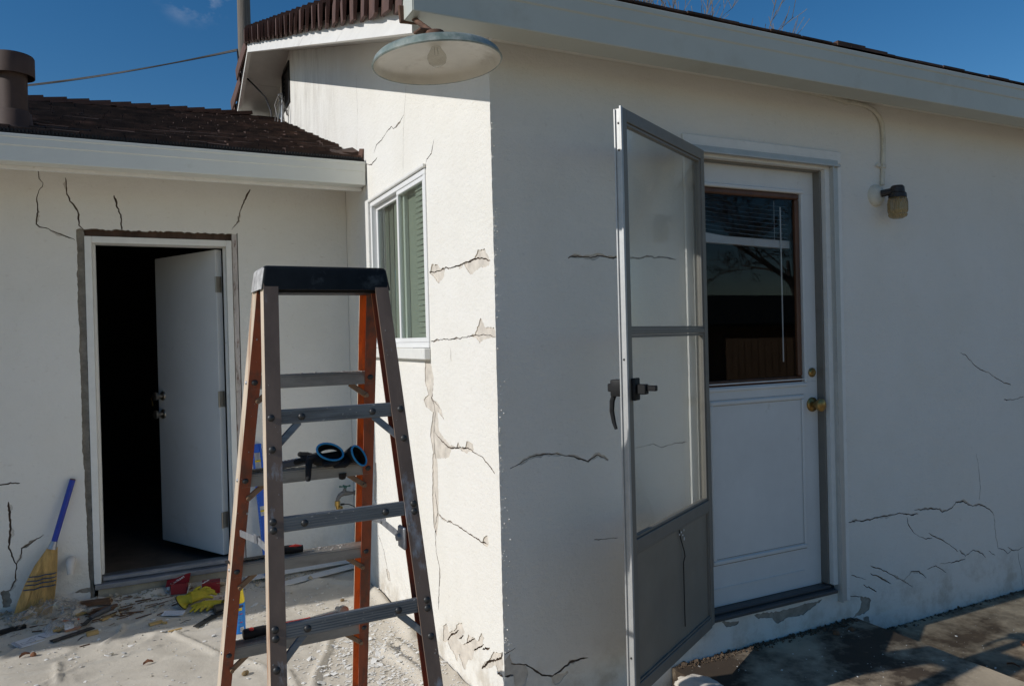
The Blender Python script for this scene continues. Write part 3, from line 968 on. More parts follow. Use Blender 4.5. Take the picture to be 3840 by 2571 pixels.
b.faces.new(cor[::-1] + [hh1, hh2])
b.faces.new((cor[-1], inn[-1], ta[0], tb_[0], hh2))
wall_gable = obj('gable_wall', mb, M['stucco_gable'], house)

# far wing wall with the doorway
mb = MB()
mb.box(-7, -0.002, LW, LW + T, -0.1, 2.575)
wall_wing = obj('wing_wall', mb, M['stucco'], house)

# --- openings, cracks and flaked patches
cut = [box_mesh(0.98, 1.885, -0.05, T + 0.05, 0.215, 2.335, M['white_paint'])]
for p in FRONT_FLAKES:
    cut.append(flake_mesh(p[1], on_front, 0.0045, M['flake_dark'] if p[1][0][0] > 1.0 and p[1][0][1] < 0.3 else M['flake']))
for w, p in FRONT_CRACKS:
    cut += crack_cutters(p, w, on_front)
cut_all(wall_front, cut)

cut = [box_mesh(-0.05, T + 0.05, 0.75, 1.70, 1.45, 2.32, M['white_paint'])]
cut.append(box_mesh(-0.05, T + 0.05, 4.26, 4.60, 3.68, 4.02, M['black']))
for p in GABLE_FLAKES:
    cut.append(flake_mesh(p[1], on_gable, 0.0045))
for w, p in GABLE_CRACKS:
    cut += crack_cutters(p, w * 1.15, on_gable)
cut_all(wall_gable, cut)

rg = random.Random(41)
left_edge = [(-1.560 + 0.006 * vnoise(z_ * 6, 3.3) + 0.005 * vnoise(z_ * 23, 1.1) + rg.uniform(-.0015, .0015) + (0.02 if z_ < 0.9 else 0) * (1 - z_), z_) for z_ in [0.03 + 0.012 * i for i in range(181)]]
hole = left_edge + [(-1.555 + 0.0145 * i, 2.198 + rg.uniform(-.006, .004)) for i in range(1, 60)] + [(-0.686, 2.205), (-0.686, 0.03)]
cut = [MB().prism(hole, on_wing, -0.05, T + 0.05).mesh('opening', M['flake_dark'])]
for p in WING_FLAKES:
    cut.append(flake_mesh(p[1], on_wing, 0.008, M['flake_dark']))
for w, p in WING_CRACKS:
    cut += crack_cutters(p, w, on_wing, 0.02)
cut_all(wall_wing, cut)

# --- rooms behind the openings (floors, walls, ceilings), walls coloured dark as unlit
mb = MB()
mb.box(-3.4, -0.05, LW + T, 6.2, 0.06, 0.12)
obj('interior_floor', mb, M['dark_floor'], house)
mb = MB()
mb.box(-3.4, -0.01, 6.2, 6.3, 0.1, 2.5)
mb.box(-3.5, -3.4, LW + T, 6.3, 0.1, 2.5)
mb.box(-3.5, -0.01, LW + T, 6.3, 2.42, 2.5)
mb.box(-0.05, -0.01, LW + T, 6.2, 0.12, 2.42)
obj('interior_wall', mb, M['unlit_room'], house)
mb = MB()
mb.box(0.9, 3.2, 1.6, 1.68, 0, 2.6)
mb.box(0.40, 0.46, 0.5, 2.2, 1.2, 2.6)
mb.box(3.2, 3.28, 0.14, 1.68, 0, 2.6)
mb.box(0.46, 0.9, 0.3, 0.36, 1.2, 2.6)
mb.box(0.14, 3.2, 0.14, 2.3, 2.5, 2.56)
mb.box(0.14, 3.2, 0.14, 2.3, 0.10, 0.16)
obj('interior_partition', mb, M['unlit_room'], house)

# --- main roof over the gable: rake boards, soffit, tiles, deck
roof_bm = MB()
x_end = 9.0
for s in (-1, 1):
    yA, yB = RIDGE_Y, (-0.16 if s < 0 else 8.8)
    zA, zB_ = RIDGE_Z + 0.115, rake_z(yB) + 0.115
    roof_bm.prism([(yA, zA), (yB, zB_), (yB, zB_ + 0.03), (yA, zA + 0.03)] if s < 0 else [(yA, zA + 0.03), (yB, zB_ + 0.03), (yB, zB_), (yA, zA)],
                  lambda u, v, d: (d, u, v), -OV + 0.03, x_end)
roof = obj('roof', roof_bm, M['shingle'], house)

for s in (-1, 1):
    yB = -0.135 if s < 0 else 8.8
    mb = MB()
    yA = RIDGE_Y + s * 0.002
    mb.prism([(yA, RIDGE_Z), (yB, rake_z(yB)), (yB, rake_z(yB) + 0.115), (yA, RIDGE_Z + 0.115)], lambda u, v, d: (d, u, v), -OV, -OV + 0.032)
    obj('rake_board', mb, M['fascia'], house, label='sunlit white rake board under the brown tiles' if s < 0 else 'far white rake board falling away behind the ridge')
    # soffit boards between rake and wall, three boards with open joints
    nb = 9
    for i in range(nb):
        ya = RIDGE_Y + (yB - RIDGE_Y) * i / nb + s * 0.003
        yb = RIDGE_Y + (yB - RIDGE_Y) * (i + 1) / nb - s * 0.002
        mb = MB()
        mb.prism([(ya, rake_z(ya) + 0.062), (yb, rake_z(yb) + 0.062), (yb, rake_z(yb) + 0.085), (ya, rake_z(ya) + 0.085)], lambda u, v, d: (d, u, v), -OV + 0.034, -0.001)
        obj('soffit_board', mb, M['soffit'], house)

# rake tiles: flared caps overlapping up the slope
slope = math.atan(PITCH)
ntile = 27
pitch_l = (RIDGE_Y + 0.16) / math.cos(slope) / ntile
rk = random.Random(5)


def rake_tile(seed):
    r = random.Random(seed)
    mb = MB()
    bmv = mb.bm
    L_ = 0.205
    # cross sections from the butt (l=0) to the tail (l=L): outer skin flares at the butt
    secs = []
    for l, fl, lift in ((0.0, 0.034, 0.024), (0.06, 0.027, 0.018), (L_, 0.0, 0.0)):
        f = fl + r.uniform(-.003, .003)
        zt = 0.118 + lift
        drop = 0.004 + r.uniform(-.004, .004)
        secs.append([(l, -0.012 - f, drop), (l, -0.016 - f, zt - 0.03), (l, -0.004 - f, zt - 0.008), (l, 0.03, zt), (l, 0.20, zt - 0.004),
                     (l, 0.20, zt - 0.018), (l, 0.025, zt - 0.014), (l, 0.004 - f, zt - 0.03), (l, 0.002 - f, drop)])
    rings = [[bmv.verts.new((x, y, z)) for (y, x, z) in s] for s in secs]
    n = len(rings[0])
    for a, c in zip(rings, rings[1:]):
        for j in range(n):
            bmv.faces.new((a[j], a[(j + 1) % n], c[(j + 1) % n], c[j]))
    bmv.faces.new(rings[0][::-1])
    bmv.faces.new(rings[-1])
    return mb.mesh('rake_tile', M['tile'])


tile_meshes = [rake_tile(i) for i in range(5)]
for i in range(ntile):
    l0 = i * pitch_l
    y = -0.17 + l0 * math.cos(slope)
    z = rake_z(y) + 0.074
    t = obj('rake_tile', tile_meshes[i % 5], None, roof, loc=(-OV, y, z), rot=(slope + rk.uniform(-.02, .02) - 0.04, rk.uniform(-.03, .03), rk.uniform(-.03, .03)))
for i in range(9):
    y = 8.4 - 0.46 * i
    t = obj('rake_tile', tile_meshes[i % 5], None, roof, loc=(-OV, y, rake_z(y) + 0.052), rot=(-slope + 0.04, 0, 0))
    t.scale = (1, -2.4, 1)

# attic louvre vent high on the gable
mb = MB()
for a, b_, c, d in ((4.24, 4.62, 4.00, 4.035), (4.24, 4.62, 3.665, 3.70), (4.24, 4.275, 3.70, 4.0), (4.585, 4.62, 3.70, 4.0)):
    mb.box(-0.012, 0.03, a, b_, c, d)
vent = obj('attic_vent', mb, M['black'], house)
vbox = MB()
vbox.box(0.10, 0.12, 4.26, 4.60, 3.68, 4.02)
obj('vent_back', vbox, M['black'], vent)
sl = MB().obox((0, 0, 0), (0.045, 0.31, 0.006), (0, R(35), 0)).mesh('louvre_slat', M['dark_steel'])
for i in range(7):
    obj('louvre_slat', sl, None, vent, loc=(0.02, 4.43, 3.735 + i * 0.04))

# eaves over the front wall: soffit, trim, fascia, gutter
mb = MB()
mb.box(-0.02, 9, -0.155, -0.002, 2.695, 2.715)
obj('eave_soffit', mb, M['soffit'], house)
mb = MB()
mb.box(0.0, 9, -0.030, -0.002, 2.654, 2.675, bev=0.003)
obj('eave_moulding', mb, M['white_paint'], house)
mb = MB()
mb.box(-0.36, 9, -0.18, -0.157, 2.61, 2.78)
obj('fascia_board', mb, M['fascia'], house)


def gutter(name, xa, xb, yf, zb, zt, depth, label, m):
    """moulded eave gutter: outer profile with a fold line and a rolled lip, capped ends"""
    h = zt - zb
    prof = [(0.0, 0.0), (0.0, h * 0.97)]              # (back)
    outer = [(depth * 0.97, 0.0), (depth * 0.985, h * 0.02), (depth * 1.0, h * 0.56), (depth * 1.035, h * 0.59), (depth * 1.04, h * 0.60), (depth * 1.04, h * 0.86), (depth * 1.075, h * 0.885), (depth * 1.08, h * 0.985), (depth * 1.06, h), (depth * 0.97, h)]
    inner = [(depth * 0.97, h * 0.93), (depth * 0.94, 0.012), (0.012, 0.012), (0.012, h * 0.97)]
    poly = [(0.0, 0.0)] + outer + inner + [(0.0, h * 0.97)]
    mb = MB()
    mb.prism(poly, lambda u, v, d: (d, yf + depth - u, zb + v), xa, xb)
    g = obj(name, mb, m, house, label=label)
    for x in (xa, xb):
        e = MB()
        e.prism([(0.004, 0.002)] + [(u - 0.003, v) for u, v in outer] + [(0.004, h)], lambda u, v, d: (d, yf + depth - u, zb + v), x - 0.004 if x == xa else x + 0.0005, x - 0.0005 if x == xa else x + 0.004)
        obj('end_cap', e, m, g)
    return g


g1_ = gutter('gutter', -0.395, 9.0, -0.275, 2.597, 2.763, 0.115, 'long white gutter over the shaded front wall', M['dimmed_gutter'])
# bracket strip hanging just behind the gutter
mb = MB()
mb.box(-0.30, 9.0, -0.1565, -0.150, 2.605, 2.694)
obj('soffit_strip', mb, M['gutter'], house)
# roof edge above the gutter: dark drip edge with lumpy shingle butts
mb = MB()
mb.box(-0.30, 9.0, -0.235, -0.16, 2.772, 2.792)
x = -0.30
rr = random.Random(3)
while x < 8.9:
    w_ = rr.uniform(0.10, 0.2)
    mb.box(x, x + w_ - 0.004, -0.25 + rr.uniform(-.004, .004), -0.17, 2.790, 2.796 + rr.uniform(0, .004))
    x += w_
mb.box(1.62, 1.80, -0.25, -0.17, 2.79, 2.811)
mb.box(1.80, 1.95, -0.25, -0.17, 2.79, 2.805)
e = obj('roof_edge_shingles', mb, M['shingle'], roof, kind='stuff')

# --- wing roof: courses of thin shingles up to a stepped cap
E0 = Vector((0.0, 1.86, 2.628))       # a point on the eave line


def wing_top_y(x):
    return 4.834 + (x + 0.456) * (4.834 - 3.985) / (1.973 - 0.456)


WS = 0.349
mb = MB()
mb.prism([(-6.0, 1.83), (0.0, 1.83), (0.0, 5.05), (-0.456, 4.834), (-1.973, 3.985), (-6.0, 3.0)],
         lambda u, v, d: (u, v, 2.628 + WS * (v - 1.86) + d), -0.05, -0.012)
wroof = obj('wing_roof', mb, M['shingle'], house)
mb = MB()
rs_ = random.Random(11)
course = 0.104
ncr = 31
for k in range(ncr):
    yk = 1.84 + k * course
    x = -0.004
    while x > -3.4:
        w_ = rs_.uniform(0.09, 0.21)
        xm = x - w_ / 2
        if yk < wing_top_y(xm) - 0.05:
            l_ = 0.20
            lift = rs_.uniform(0.010, 0.020)
            zz = 2.628 + WS * (yk - 1.86)
            y0_ = yk + rs_.uniform(-.012, .012)
            tb = bmesh.new()
            pts = [(x - 0.002, y0_, zz - 0.012), (x - w_ + 0.002, y0_, zz - 0.012), (x - w_ + 0.002, y0_, zz + lift), (x - 0.002, y0_, zz + lift + rs_.uniform(-.003, .003)),
                   (x - 0.002, y0_ + l_, zz + WS * l_ - 0.004), (x - w_ + 0.002, y0_ + l_, zz + WS * l_ - 0.004)]
            v_ = [mb.bm.verts.new(p) for p in pts]
            tb.free()
            mb.bm.faces.new((v_[0], v_[1], v_[2], v_[3]))
            mb.bm.faces.new((v_[3], v_[2], v_[5], v_[4]))
            mb.bm.faces.new((v_[0], v_[3], v_[4]))
            mb.bm.faces.new((v_[1], v_[5], v_[2]))
            mb.bm.faces.new((v_[0], v_[4], v_[5], v_[1]))
        x -= w_
obj('roof_shingles', mb, M['shingle'], wroof, kind='stuff')
# stepped cap tiles along the top edge
capm = []
for s in range(3):
    mbt = MB()
    mbt.prism([(0, 0.012), (0.30, -0.014), (0.30, -0.04), (0, -0.02)], lambda u, v, d: (u, d, v), -0.10, 0.10)
    capm.append(mbt.mesh('cap_tile', M['tile']))
xs = [-0.30 - 0.146 * i for i in range(22)]
ang = math.atan2(wing_top_y(-1) - wing_top_y(-2), 1.0)
for i, xx in enumerate(xs):
    yy = wing_top_y(xx)
    zz = 2.628 + WS * (yy - 1.86)
    d3 = Vector((-1, wing_top_y(xx - 1) - yy, WS * (wing_top_y(xx - 1) - yy))).normalized()
    yv = Vector((0, 0, 1)).cross(d3).normalized()
    zv = d3.cross(yv)
    o = obj('cap_tile', capm[i % 3], None, wroof)
    m4 = Matrix((d3, yv, zv)).transposed().to_4x4()
    m4.translation = (xx, yy, zz + 0.018)
    o.matrix_local = m4

gw = gutter('wing_gutter', -7.0, -0.012, 1.785, 2.447, 2.583, 0.10, 'white gutter over the open back door', M['gutter'])
mb = MB()
mb.box(-7, -0.004, 1.91, LW - 0.002, 2.548, 2.562)
obj('wing_soffit', mb, M['soffit'], house)
mb = MB()
mb.box(-7, -0.006, 1.887, 1.908, 2.428, 2.60)
obj('wing_fascia', mb, M['fascia'], house)
mb = MB()
x = -3.2
mb.box(-7, -0.01, 1.80, 1.875, 2.584, 2.600)
while x < -0.02:
    mb.box(x, x + 0.009, 1.795, 1.88, 2.596, 2.612)
    x += 0.016
obj('gutter_guard', mb, M['black_foam'], gw, kind='stuff')
# crushed flashing at the inner end of the wing gutter
mb = MB()
mb.obox((-0.012, 1.86, 2.645), (0.010, 0.05, 0.07), (0.2, 0.1, 0.3), bev=0.002)
mb.obox((-0.09, 1.93, 2.655), (0.16, 0.14, 0.012), (0.42, 0.10, 0.1))
mb.obox((-0.05, 2.03, 2.70), (0.10, 0.16, 0.010), (0.40, -0.25, -0.1))
obj('bent_flashing', mb, M['shingle'], house)

# flue pipe on the wing roof
FX, FY = -1.80, 1.985
mb = MB()
mb.lathe([(0.064, 2.66), (0.064, 2.99)], Matrix.Translation((FX, FY, 0)), 28)
flue = obj('flue_pipe', mb, M['flue'], house, smooth=40)
mb = MB()
mb.lathe([(0.0, 3.035), (0.095, 3.030), (0.099, 3.022), (0.099, 2.925), (0.094, 2.925), (0.094, 3.018), (0.0, 3.02)], Matrix.Translation((FX, FY, 0)), 28)
obj('flue_cap', mb, M['flue'], flue, smooth=40)
mb = MB()
mb.lathe([(0.066, 2.745), (0.078, 2.735), (0.086, 2.66), (0.115, 2.625)], Matrix.Translation((FX, FY, 0)), 28)
obj('flue_flashing', mb, M['flue'], flue, smooth=60)

# --- sliding window in the gable wall
WY0, WY1, WZ0, WZ1 = 0.745, 1.705, 1.472, 2.325


def frame_mb(mb, y0, y1, z0, z1, t, xa, xb, bev=0.002):
    mb.box(xa, xb, y0, y1, z1 - t, z1, bev)
    mb.box(xa, xb, y0, y1, z0, z0 + t, bev)
    mb.box(xa, xb, y0, y0 + t, z0 + t + .0005, z1 - t - .0005, bev)
    mb.box(xa, xb, y1 - t, y1, z0 + t + .0005, z1 - t - .0005, bev)


mb = MB()
frame_mb(mb, WY0, WY1, WZ0, WZ1, 0.026, -0.008, 0.07)
win = obj('sliding_window', mb, M['vinyl'], house)
mb = MB()
frame_mb(mb, WY0 + 0.027, 1.205, WZ0 + 0.027, WZ1 - 0.027, 0.022, -0.004, 0.018)
sash = obj('sash', mb, M['vinyl'], win)
mb = MB()
frame_mb(mb, 1.150, WY1 - 0.027, WZ0 + 0.027, WZ1 - 0.027, 0.024, 0.020, 0.042)
obj('sash', mb, M['vinyl'], win)
obj('glass_pane', MB().box(0.003, 0.007, WY0 + 0.047, 1.184, WZ0 + 0.047, WZ1 - 0.047), M['pane_window'], win)
obj('glass_pane', MB().box(0.029, 0.033, 1.173, WY1 - 0.050, WZ0 + 0.050, WZ1 - 0.050), M['pane_window'], win)
slat = MB().obox((0, 0, 0), (0.003, 0.17, 0.0265), (0, R(15), 0)).mesh('blind_slat', M['pale_green_blind'])
for i in range(28):
    obj('blind_slat', slat, None, win, loc=(0.0245, 0.885, WZ0 + 0.06 + i * 0.0272))
mb = MB()
mb.box(0.044, 0.048, 0.76, 1.40, WZ0 + 0.03, WZ1 - 0.03)
obj('window_shade', mb, M['pale_green_blind'], win)
mb = MB()
for i in range(12):
    mb.box(0.056 + 0.005 * (i % 2), 0.0595 + 0.005 * (i % 2), 1.19 + i * 0.045, 1.235 + i * 0.045, WZ0, WZ1)
obj('curtain', mb, M['dark_curtain'], win)
mb = MB()
mb.box(-0.034, 0.0, 0.742, 1.735, 1.415, 1.470, bev=0.004)
obj('window_sill', mb, M['white_paint'], win)
mb = MB()
mb.box(-0.022, -0.001, 1.707, 1.768, 1.471, 2.345, bev=0.003)
obj('window_trim', mb, M['white_paint'], win)
mb = MB()
mb.box(-0.020, -0.001, 0.74, 1.7065, 2.327, 2.347, bev=0.004)
obj('window_head', mb, M['white_paint'], win)

# --- open back door in the wing wall
mb = MB()
mb.box(-1.520, -1.484, LW - 0.012, LW + 0.115, 0.150, 2.155, bev=0.002)
mb.box(-0.757, -0.724, LW - 0.012, LW + 0.115, 0.150, 2.155, bev=0.002)
mb.box(-1.4835, -0.7575, LW - 0.012, LW + 0.115, 2.118, 2.155, bev=0.002)
mb.box(-1.4835, -1.470, LW + 0.05, LW + 0.115, 0.185, 2.1175)
mb.box(-0.770, -0.7575, LW + 0.05, LW + 0.08, 0.185, 2.1175)
jamb = obj('door_frame', mb, M['white_paint'], house, label='new white door frame set into the broken opening')
mb = MB()
mb.box(-1.516, -0.728, LW - 0.03, LW + 0.13, 0.120, 0.149, bev=0.003)
mb.box(-1.48, -0.76, LW + 0.02, LW + 0.10, 0.1495, 0.180, bev=0.006)
obj('door_sill', mb, M['threshold'], house, label='scuffed metal door sill of the open door')
mb = MB()
mb.prism(ragged([(-1.50, 0.02), (-0.686, 0.02), (-0.686, 0.119), (-1.50, 0.119)], 0.03, 0.003), on_wing, 0.004, 0.12)
obj('footing', mb, M['bare_tan'], house)
mb = MB()
mb.prism(ragged([(-1.575, 0.02), (-1.523, 0.02), (-1.523, 2.20), (-1.575, 2.20)], 0.014, 0.003), on_wing, 0.022, 0.12)
obj('exposed_cement', mb, M['flake_dark'], house)
mb = MB()
mb.box(-1.52, -0.70, LW + 0.04, LW + 0.12, 2.157, 2.22)
obj('header_board', mb, M['raw_wood'], house)
mb = MB()
mb.box(-0.720, -0.690, LW + 0.004, LW + 0.06, 0.12, 2.20, bev=0.002)
obj('peeled_stud', mb, M['peeled'], house)
# the slab, swung into the room
hin = Vector((-0.775, LW + 0.105, 0.190))
ang = math.atan2(3.128 - 2.46, -1.165 + 0.808)
mb = MB()
mb.box(0.0, 0.715, -0.0, 0.042, 0.0, 1.918, bev=0.002)
door = obj('open_door', mb, M['door_paint'], house, loc=hin, rot=(0, 0, ang))
door['label'] = 'plain white door swung open into the dark room'
hg = MB().box(-0.004, 0.0005, 0.006, 0.040, -0.05, 0.05, bev=0.001)
hg.tube([(-0.004, 0.046, -0.05), (-0.004, 0.046, 0.05)], 0.006, 10)
hgm = hg.mesh('hinge', M['nickel'])
for z in (0.22, 0.98, 1.70):
    obj('hinge', hgm, None, door, loc=(0.0, 0, z))


def knob_mesh(r, m, name='door_knob'):
    mb = MB()
    mb.lathe([(0.0, 0.0), (r * 1.05, 0.0), (r * 1.05, 0.006), (r * 0.9, 0.010), (r * 0.42, 0.014), (r * 0.40, 0.034), (r * 0.75, 0.040), (r * 0.92, 0.050), (r * 0.90, 0.062), (r * 0.6, 0.068), (0.0, 0.069)],
             Matrix.Rotation(R(90), 4, 'X'), 20)
    return mb.mesh(name, m, 50)


km = knob_mesh(0.031, M['nickel'])
km.transform(Matrix.Rotation(R(180), 4, 'Z'))
obj('door_knob', km, None, door, loc=(0.655, 0.042, 0.862))
obj('door_knob', km, None, door, loc=(0.655, 0.042, 0.985))
mb = MB()
mb.obox((0.690, 0.100, 0.935), (0.016, 0.003, 0.034), (0, 0.2, 0), bev=0.001)
mb.tube([(0.66, 0.112, 0.985), (0.68, 0.115, 0.972), (0.69, 0.102, 0.955)], 0.0015, 6)
obj('door_key', mb, M['brass'], door)

# --- front door in the shaded wall
YD = 0.062        # plane of its face


def dx(x):        # measured on Y=0 -> true x at the door plane
    return -1.2164 + (x + 1.2164) * (2.6262 + YD) / 2.6262


def dz(z):
    return 1.51 + (z - 1.51) * (2.6262 + YD) / 2.6262


X0, X1 = 1.00, dx(1.720)
Z0, Z1 = 0.245, dz(2.273)
GX0, GX1, GZ0, GZ1 = 1.068, dx(1.633), dz(1.262), dz(2.166)
mb = MB()
mb.box(X0, X1, YD, YD + 0.042, Z0, GZ0 - 0.0005)
mb.box(X0, X1, YD, YD + 0.042, GZ1 + 0.0005, Z1)
mb.box(X0, GX0 - 0.0005, YD, YD + 0.042, GZ0, GZ1)
mb.box(GX1 + 0.0005, X1, YD, YD + 0.042, GZ0, GZ1)
fdoor = obj('front_door', mb, M['old_door'], house, label='old white door with a large dark glass pane')


def rim(mb, xa, xb, za, zb, t, ya, yb, bev=0.003):
    mb.box(xa, xb, ya, yb, zb - t, zb, bev)
    mb.box(xa, xb, ya, yb, za, za + t, bev)
    mb.box(xa, xa + t, ya, yb, za + t + .0004, zb - t - .0004, bev)
    mb.box(xb - t, xb, ya, yb, za + t + .0004, zb - t - .0004, bev)


mb = MB()
rim(mb, GX0 - 0.02, GX1 + 0.018, GZ0 - 0.022, GZ1 + 0.018, 0.017, YD - 0.007, YD - 0.0005)
obj('glass_trim', mb, M['old_door'], fdoor)
mb = MB()
rim(mb, GX0 + 0.0005, GX1 - 0.0005, GZ0 + 0.0005, GZ1 - 0.0005, 0.027, YD + 0.004, YD + 0.03, 0.006)
obj('glazing_bead', mb, M['stain_wood'], fdoor)
obj('glass_pane', MB().box(GX0 + 0.02, GX1 - 0.02, YD + 0.018, YD + 0.022, GZ0 + 0.02, GZ1 - 0.02), M['pane_door'], fdoor)
# mini blind pulled up behind the glass
for i in range(8):
    sag = 0.010
    pts = []
    z_ = GZ1 - 0.055 - i * 0.0205
    mb = MB()
    xa, xb = GX0 + 0.02, GX1 - 0.018
    seg = 8
    for j in range(seg):
        u0, u1 = j / seg, (j + 1) / seg
        f = lambda u: z_ + 0.018 * (1 - u) ** 2 - 0.003 * u - 0.004 * i * (u) * 0.4
        mb.quad((xa + (xb - xa) * u0, YD + 0.060, f(u0)), (xa + (xb - xa) * u1, YD + 0.060, f(u1)),
                (xa + (xb - xa) * u1, YD + 0.082, f(u1) + 0.007), (xa + (xb - xa) * u0, YD + 0.082, f(u0) + 0.007))
    obj('blind_slat', mb, M['blind'], fdoor)
mb = MB()
xa, xb = GX0 + 0.02, GX1 - 0.015
zr = GZ1 - 0.245
mb.prism([(xa, zr + 0.0), (xb, zr - 0.018), (xb, zr + 0.020), (xa + 0.3 * (xb - xa), zr + 0.030), (xa, zr + 0.050)], lambda u, v, d: (u, d, v), YD + 0.058, YD + 0.085)
obj('blind_bottom_rail', mb, M['blind'], fdoor)
mb = MB()
mb.tube([(GX1 - 0.082, YD + 0.05, GZ1 - 0.06), (GX1 - 0.082, YD + 0.05, GZ0 + 0.10)], 0.0034, 8)
obj('blind_wand', mb, M['blind'], fdoor)
mb = MB()
for xx in (GX0 + 0.065, GX1 - 0.115):
    mb.tube([(xx, YD + 0.058, GZ1 - 0.03), (xx, YD + 0.058, zr + 0.02)], 0.001, 5)
obj('blind_cord', mb, M['blind'], fdoor)
# raised mouldings of the lower panel
mb = MB()
rim(mb, 1.10, dx(1.628), dz(0.462), dz(1.199), 0.020, YD - 0.008, YD - 0.0005, 0.004)
obj('panel_moulding', mb, M['old_door'], fdoor)
mb = MB()
mb.box(1.10, dx(1.608), YD - 0.004, YD - 0.0005, dz(0.352), dz(0.357))
mb.box(1.06, dx(1.64), YD - 0.006, YD - 0.0005, dz(1.272), dz(1.277))
obj('panel_line', mb, M['old_door'], fdoor)
mb = MB()
for z_, t_ in ((0.4585, 0.002), (0.4855, 0.0015), (1.2025, 0.001), (1.1765, 0.001)):
    mb.box(1.10, dx(1.628), YD - 0.0012, YD + 0.0005, dz(z_), dz(z_ + t_))
obj('split_shade_line', mb, M['crack'], fdoor, kind='stuff')  # dark strips: splits in the paint with their shadow gap put into colour
obj('door_knob', knob_mesh(0.034, M['brass']), None, fdoor, loc=(dx(1.682), YD, dz(1.149)))
mb = MB()
mb.lathe([(0.0, 0.0), (0.023, 0.0), (0.023, 0.006), (0.017, 0.012), (0.009, 0.012), (0.009, 0.015), (0.0, 0.015)], Matrix.Rotation(R(90), 4, 'X'), 20)
obj('deadbolt', mb, M['brass'], fdoor, smooth=40, loc=(dx(1.685), YD, dz(1.304)))
# jambs, weather strip, casing and the aluminium storm frame
mb = MB()
mb.box(X1 + 0.012, 1.876, -0.004, T, 0.25, 2.320)
mb.box(0.982, X0 - 0.004, -0.004, T, 0.25, 2.320)
mb.box(X0, X1 + 0.0115, -0.004, T, Z1 + 0.006, 2.320)
obj('door_jamb', mb, M['white_paint'], house, label='chipped white jamb of the front door')
mb = MB()
mb.box(X1 + 0.001, X1 + 0.0115, 0.02, 0.07, 0.25, Z1, bev=0.001)
mb.box(X0, X1, 0.03, 0.055, Z1 - 0.002, Z1 + 0.0055)
obj('weather_strip', mb, M['alum'], house)
mb = MB()
mb.box(1.8775, 1.905, -0.014, -0.001, 0.16, 2.3265, bev=0.003)
mb.box(0.925, 1.905, -0.014, -0.001, 2.327, 2.388, bev=0.003)
mb.box(0.925, 0.978, -0.014, -0.001, 0.16, 2.3265, bev=0.003)
obj('door_casing', mb, M['white_paint'], house)
mb = MB()
mb.box(1.838, 1.8765, -0.0165, -0.0045, 0.165, 2.3085, bev=0.001)
mb.box(1.830, 1.8375, -0.030, 0.02, 0.165, 2.3085)
mb.box(0.965, 1.8765, -0.0185, -0.0145, 2.309, 2.342, bev=0.001)
mb.box(0.985, 1.8765, -0.036, -0.019, 2.309, 2.318)
mb.box(0.965, 0.985, -0.0165, -0.0045, 0.165, 2.3085, bev=0.001)
sframe = obj('storm_door_frame', mb, M['alum_frame'], house)
scr = MB().lathe([(0.0, -0.003), (0.004, -0.002), (0.0045, 0.0)], Matrix.Rotation(R(90), 4, 'X'), 8).mesh('screw', M['dark_steel'])
for xx, zz in [(1.02, 2.332), (1.27, 2.331), (1.46, 2.331), (1.80, 2.332)] + [(1.871, z_) for z_ in (2.2, 1.93, 1.56, 1.2, 0.84, 0.52, 0.3)]:
    obj('screw', scr, None, sframe, loc=(xx, -0.0185 if zz > 2.31 else -0.0165, zz))
mb = MB()
mb.box(0.99, 1.81, -0.022, 0.10, 0.214, 0.230, bev=0.003)
mb.box(1.0, 1.80, 0.012, 0.06, 0.2305, 0.2445, bev=0.004)
obj('door_threshold', mb, M['dark_threshold'], house)

# --- storm door, swung back almost to the wall
sd_loc = Vector((1.003, -0.030, 0.222))
sd_ang = R(-150.8)
W_, H_ = 0.805, 2.090
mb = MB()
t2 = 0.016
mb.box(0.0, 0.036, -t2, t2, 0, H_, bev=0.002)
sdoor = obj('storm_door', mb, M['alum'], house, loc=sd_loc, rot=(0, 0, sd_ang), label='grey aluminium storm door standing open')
mb = MB()
mb.box(W_ - 0.038, W_ - 0.006, -t2, t2, 0, H_, bev=0.002)
obj('lock_stile', mb, M['alum'], sdoor)
mb = MB()
mb.box(W_ - 0.0055, W_ - 0.002, -t2 + 0.001, t2 - 0.001, 0, H_ - 0.004)
mb.box(W_ - 0.0055, W_ + 0.008, 0.008, t2, 0, H_ + 0.003, bev=0.001)
mb.box(W_ - 0.0055, W_ + 0.004, -t2, -0.010, 0, H_ - 0.004, bev=0.001)
edge_strip = obj('edge_channel', mb, M['alum_edge'], sdoor)
scr2 = MB().lathe([(0.0, 0.0025), (0.004, 0.002), (0.0045, 0.0)], Matrix.Rotation(R(90), 4, 'Y'), 8).mesh('screw', M['dark_steel'])
for z_ in (H_ - 0.055, H_ - 0.15, 0.14, 1.20):
    obj('screw', scr2, None, sdoor, loc=(W_ - 0.002, 0.0, z_))
mb = MB()
mb.box(0.0365, W_ - 0.0385, -t2, t2, H_ - 0.045, H_, bev=0.002)
obj('top_rail', mb, M['alum'], sdoor)
zm = 1.519 - 0.222
mb = MB()
mb.box(0.0365, W_ - 0.0385, -t2 + 0.002, t2 - 0.002, zm - 0.010, zm + 0.010, bev=0.002)
obj('middle_rail', mb, M['alum'], sdoor)
zl = 0.757 - 0.222
mb = MB()
mb.box(0.0365, W_ - 0.0385, -t2, t2, zl - 0.028, zl + 0.020, bev=0.002)
obj('lower_rail', mb, M['alum'], sdoor)
mb = MB()
mb.box(0.0365, W_ - 0.0385, -t2, t2, 0.0, 0.040, bev=0.002)
mb.box(0.0, W_ - 0.01, -0.004, 0.004, -0.018, -0.0005)
obj('bottom_rail', mb, M['alum'], sdoor)
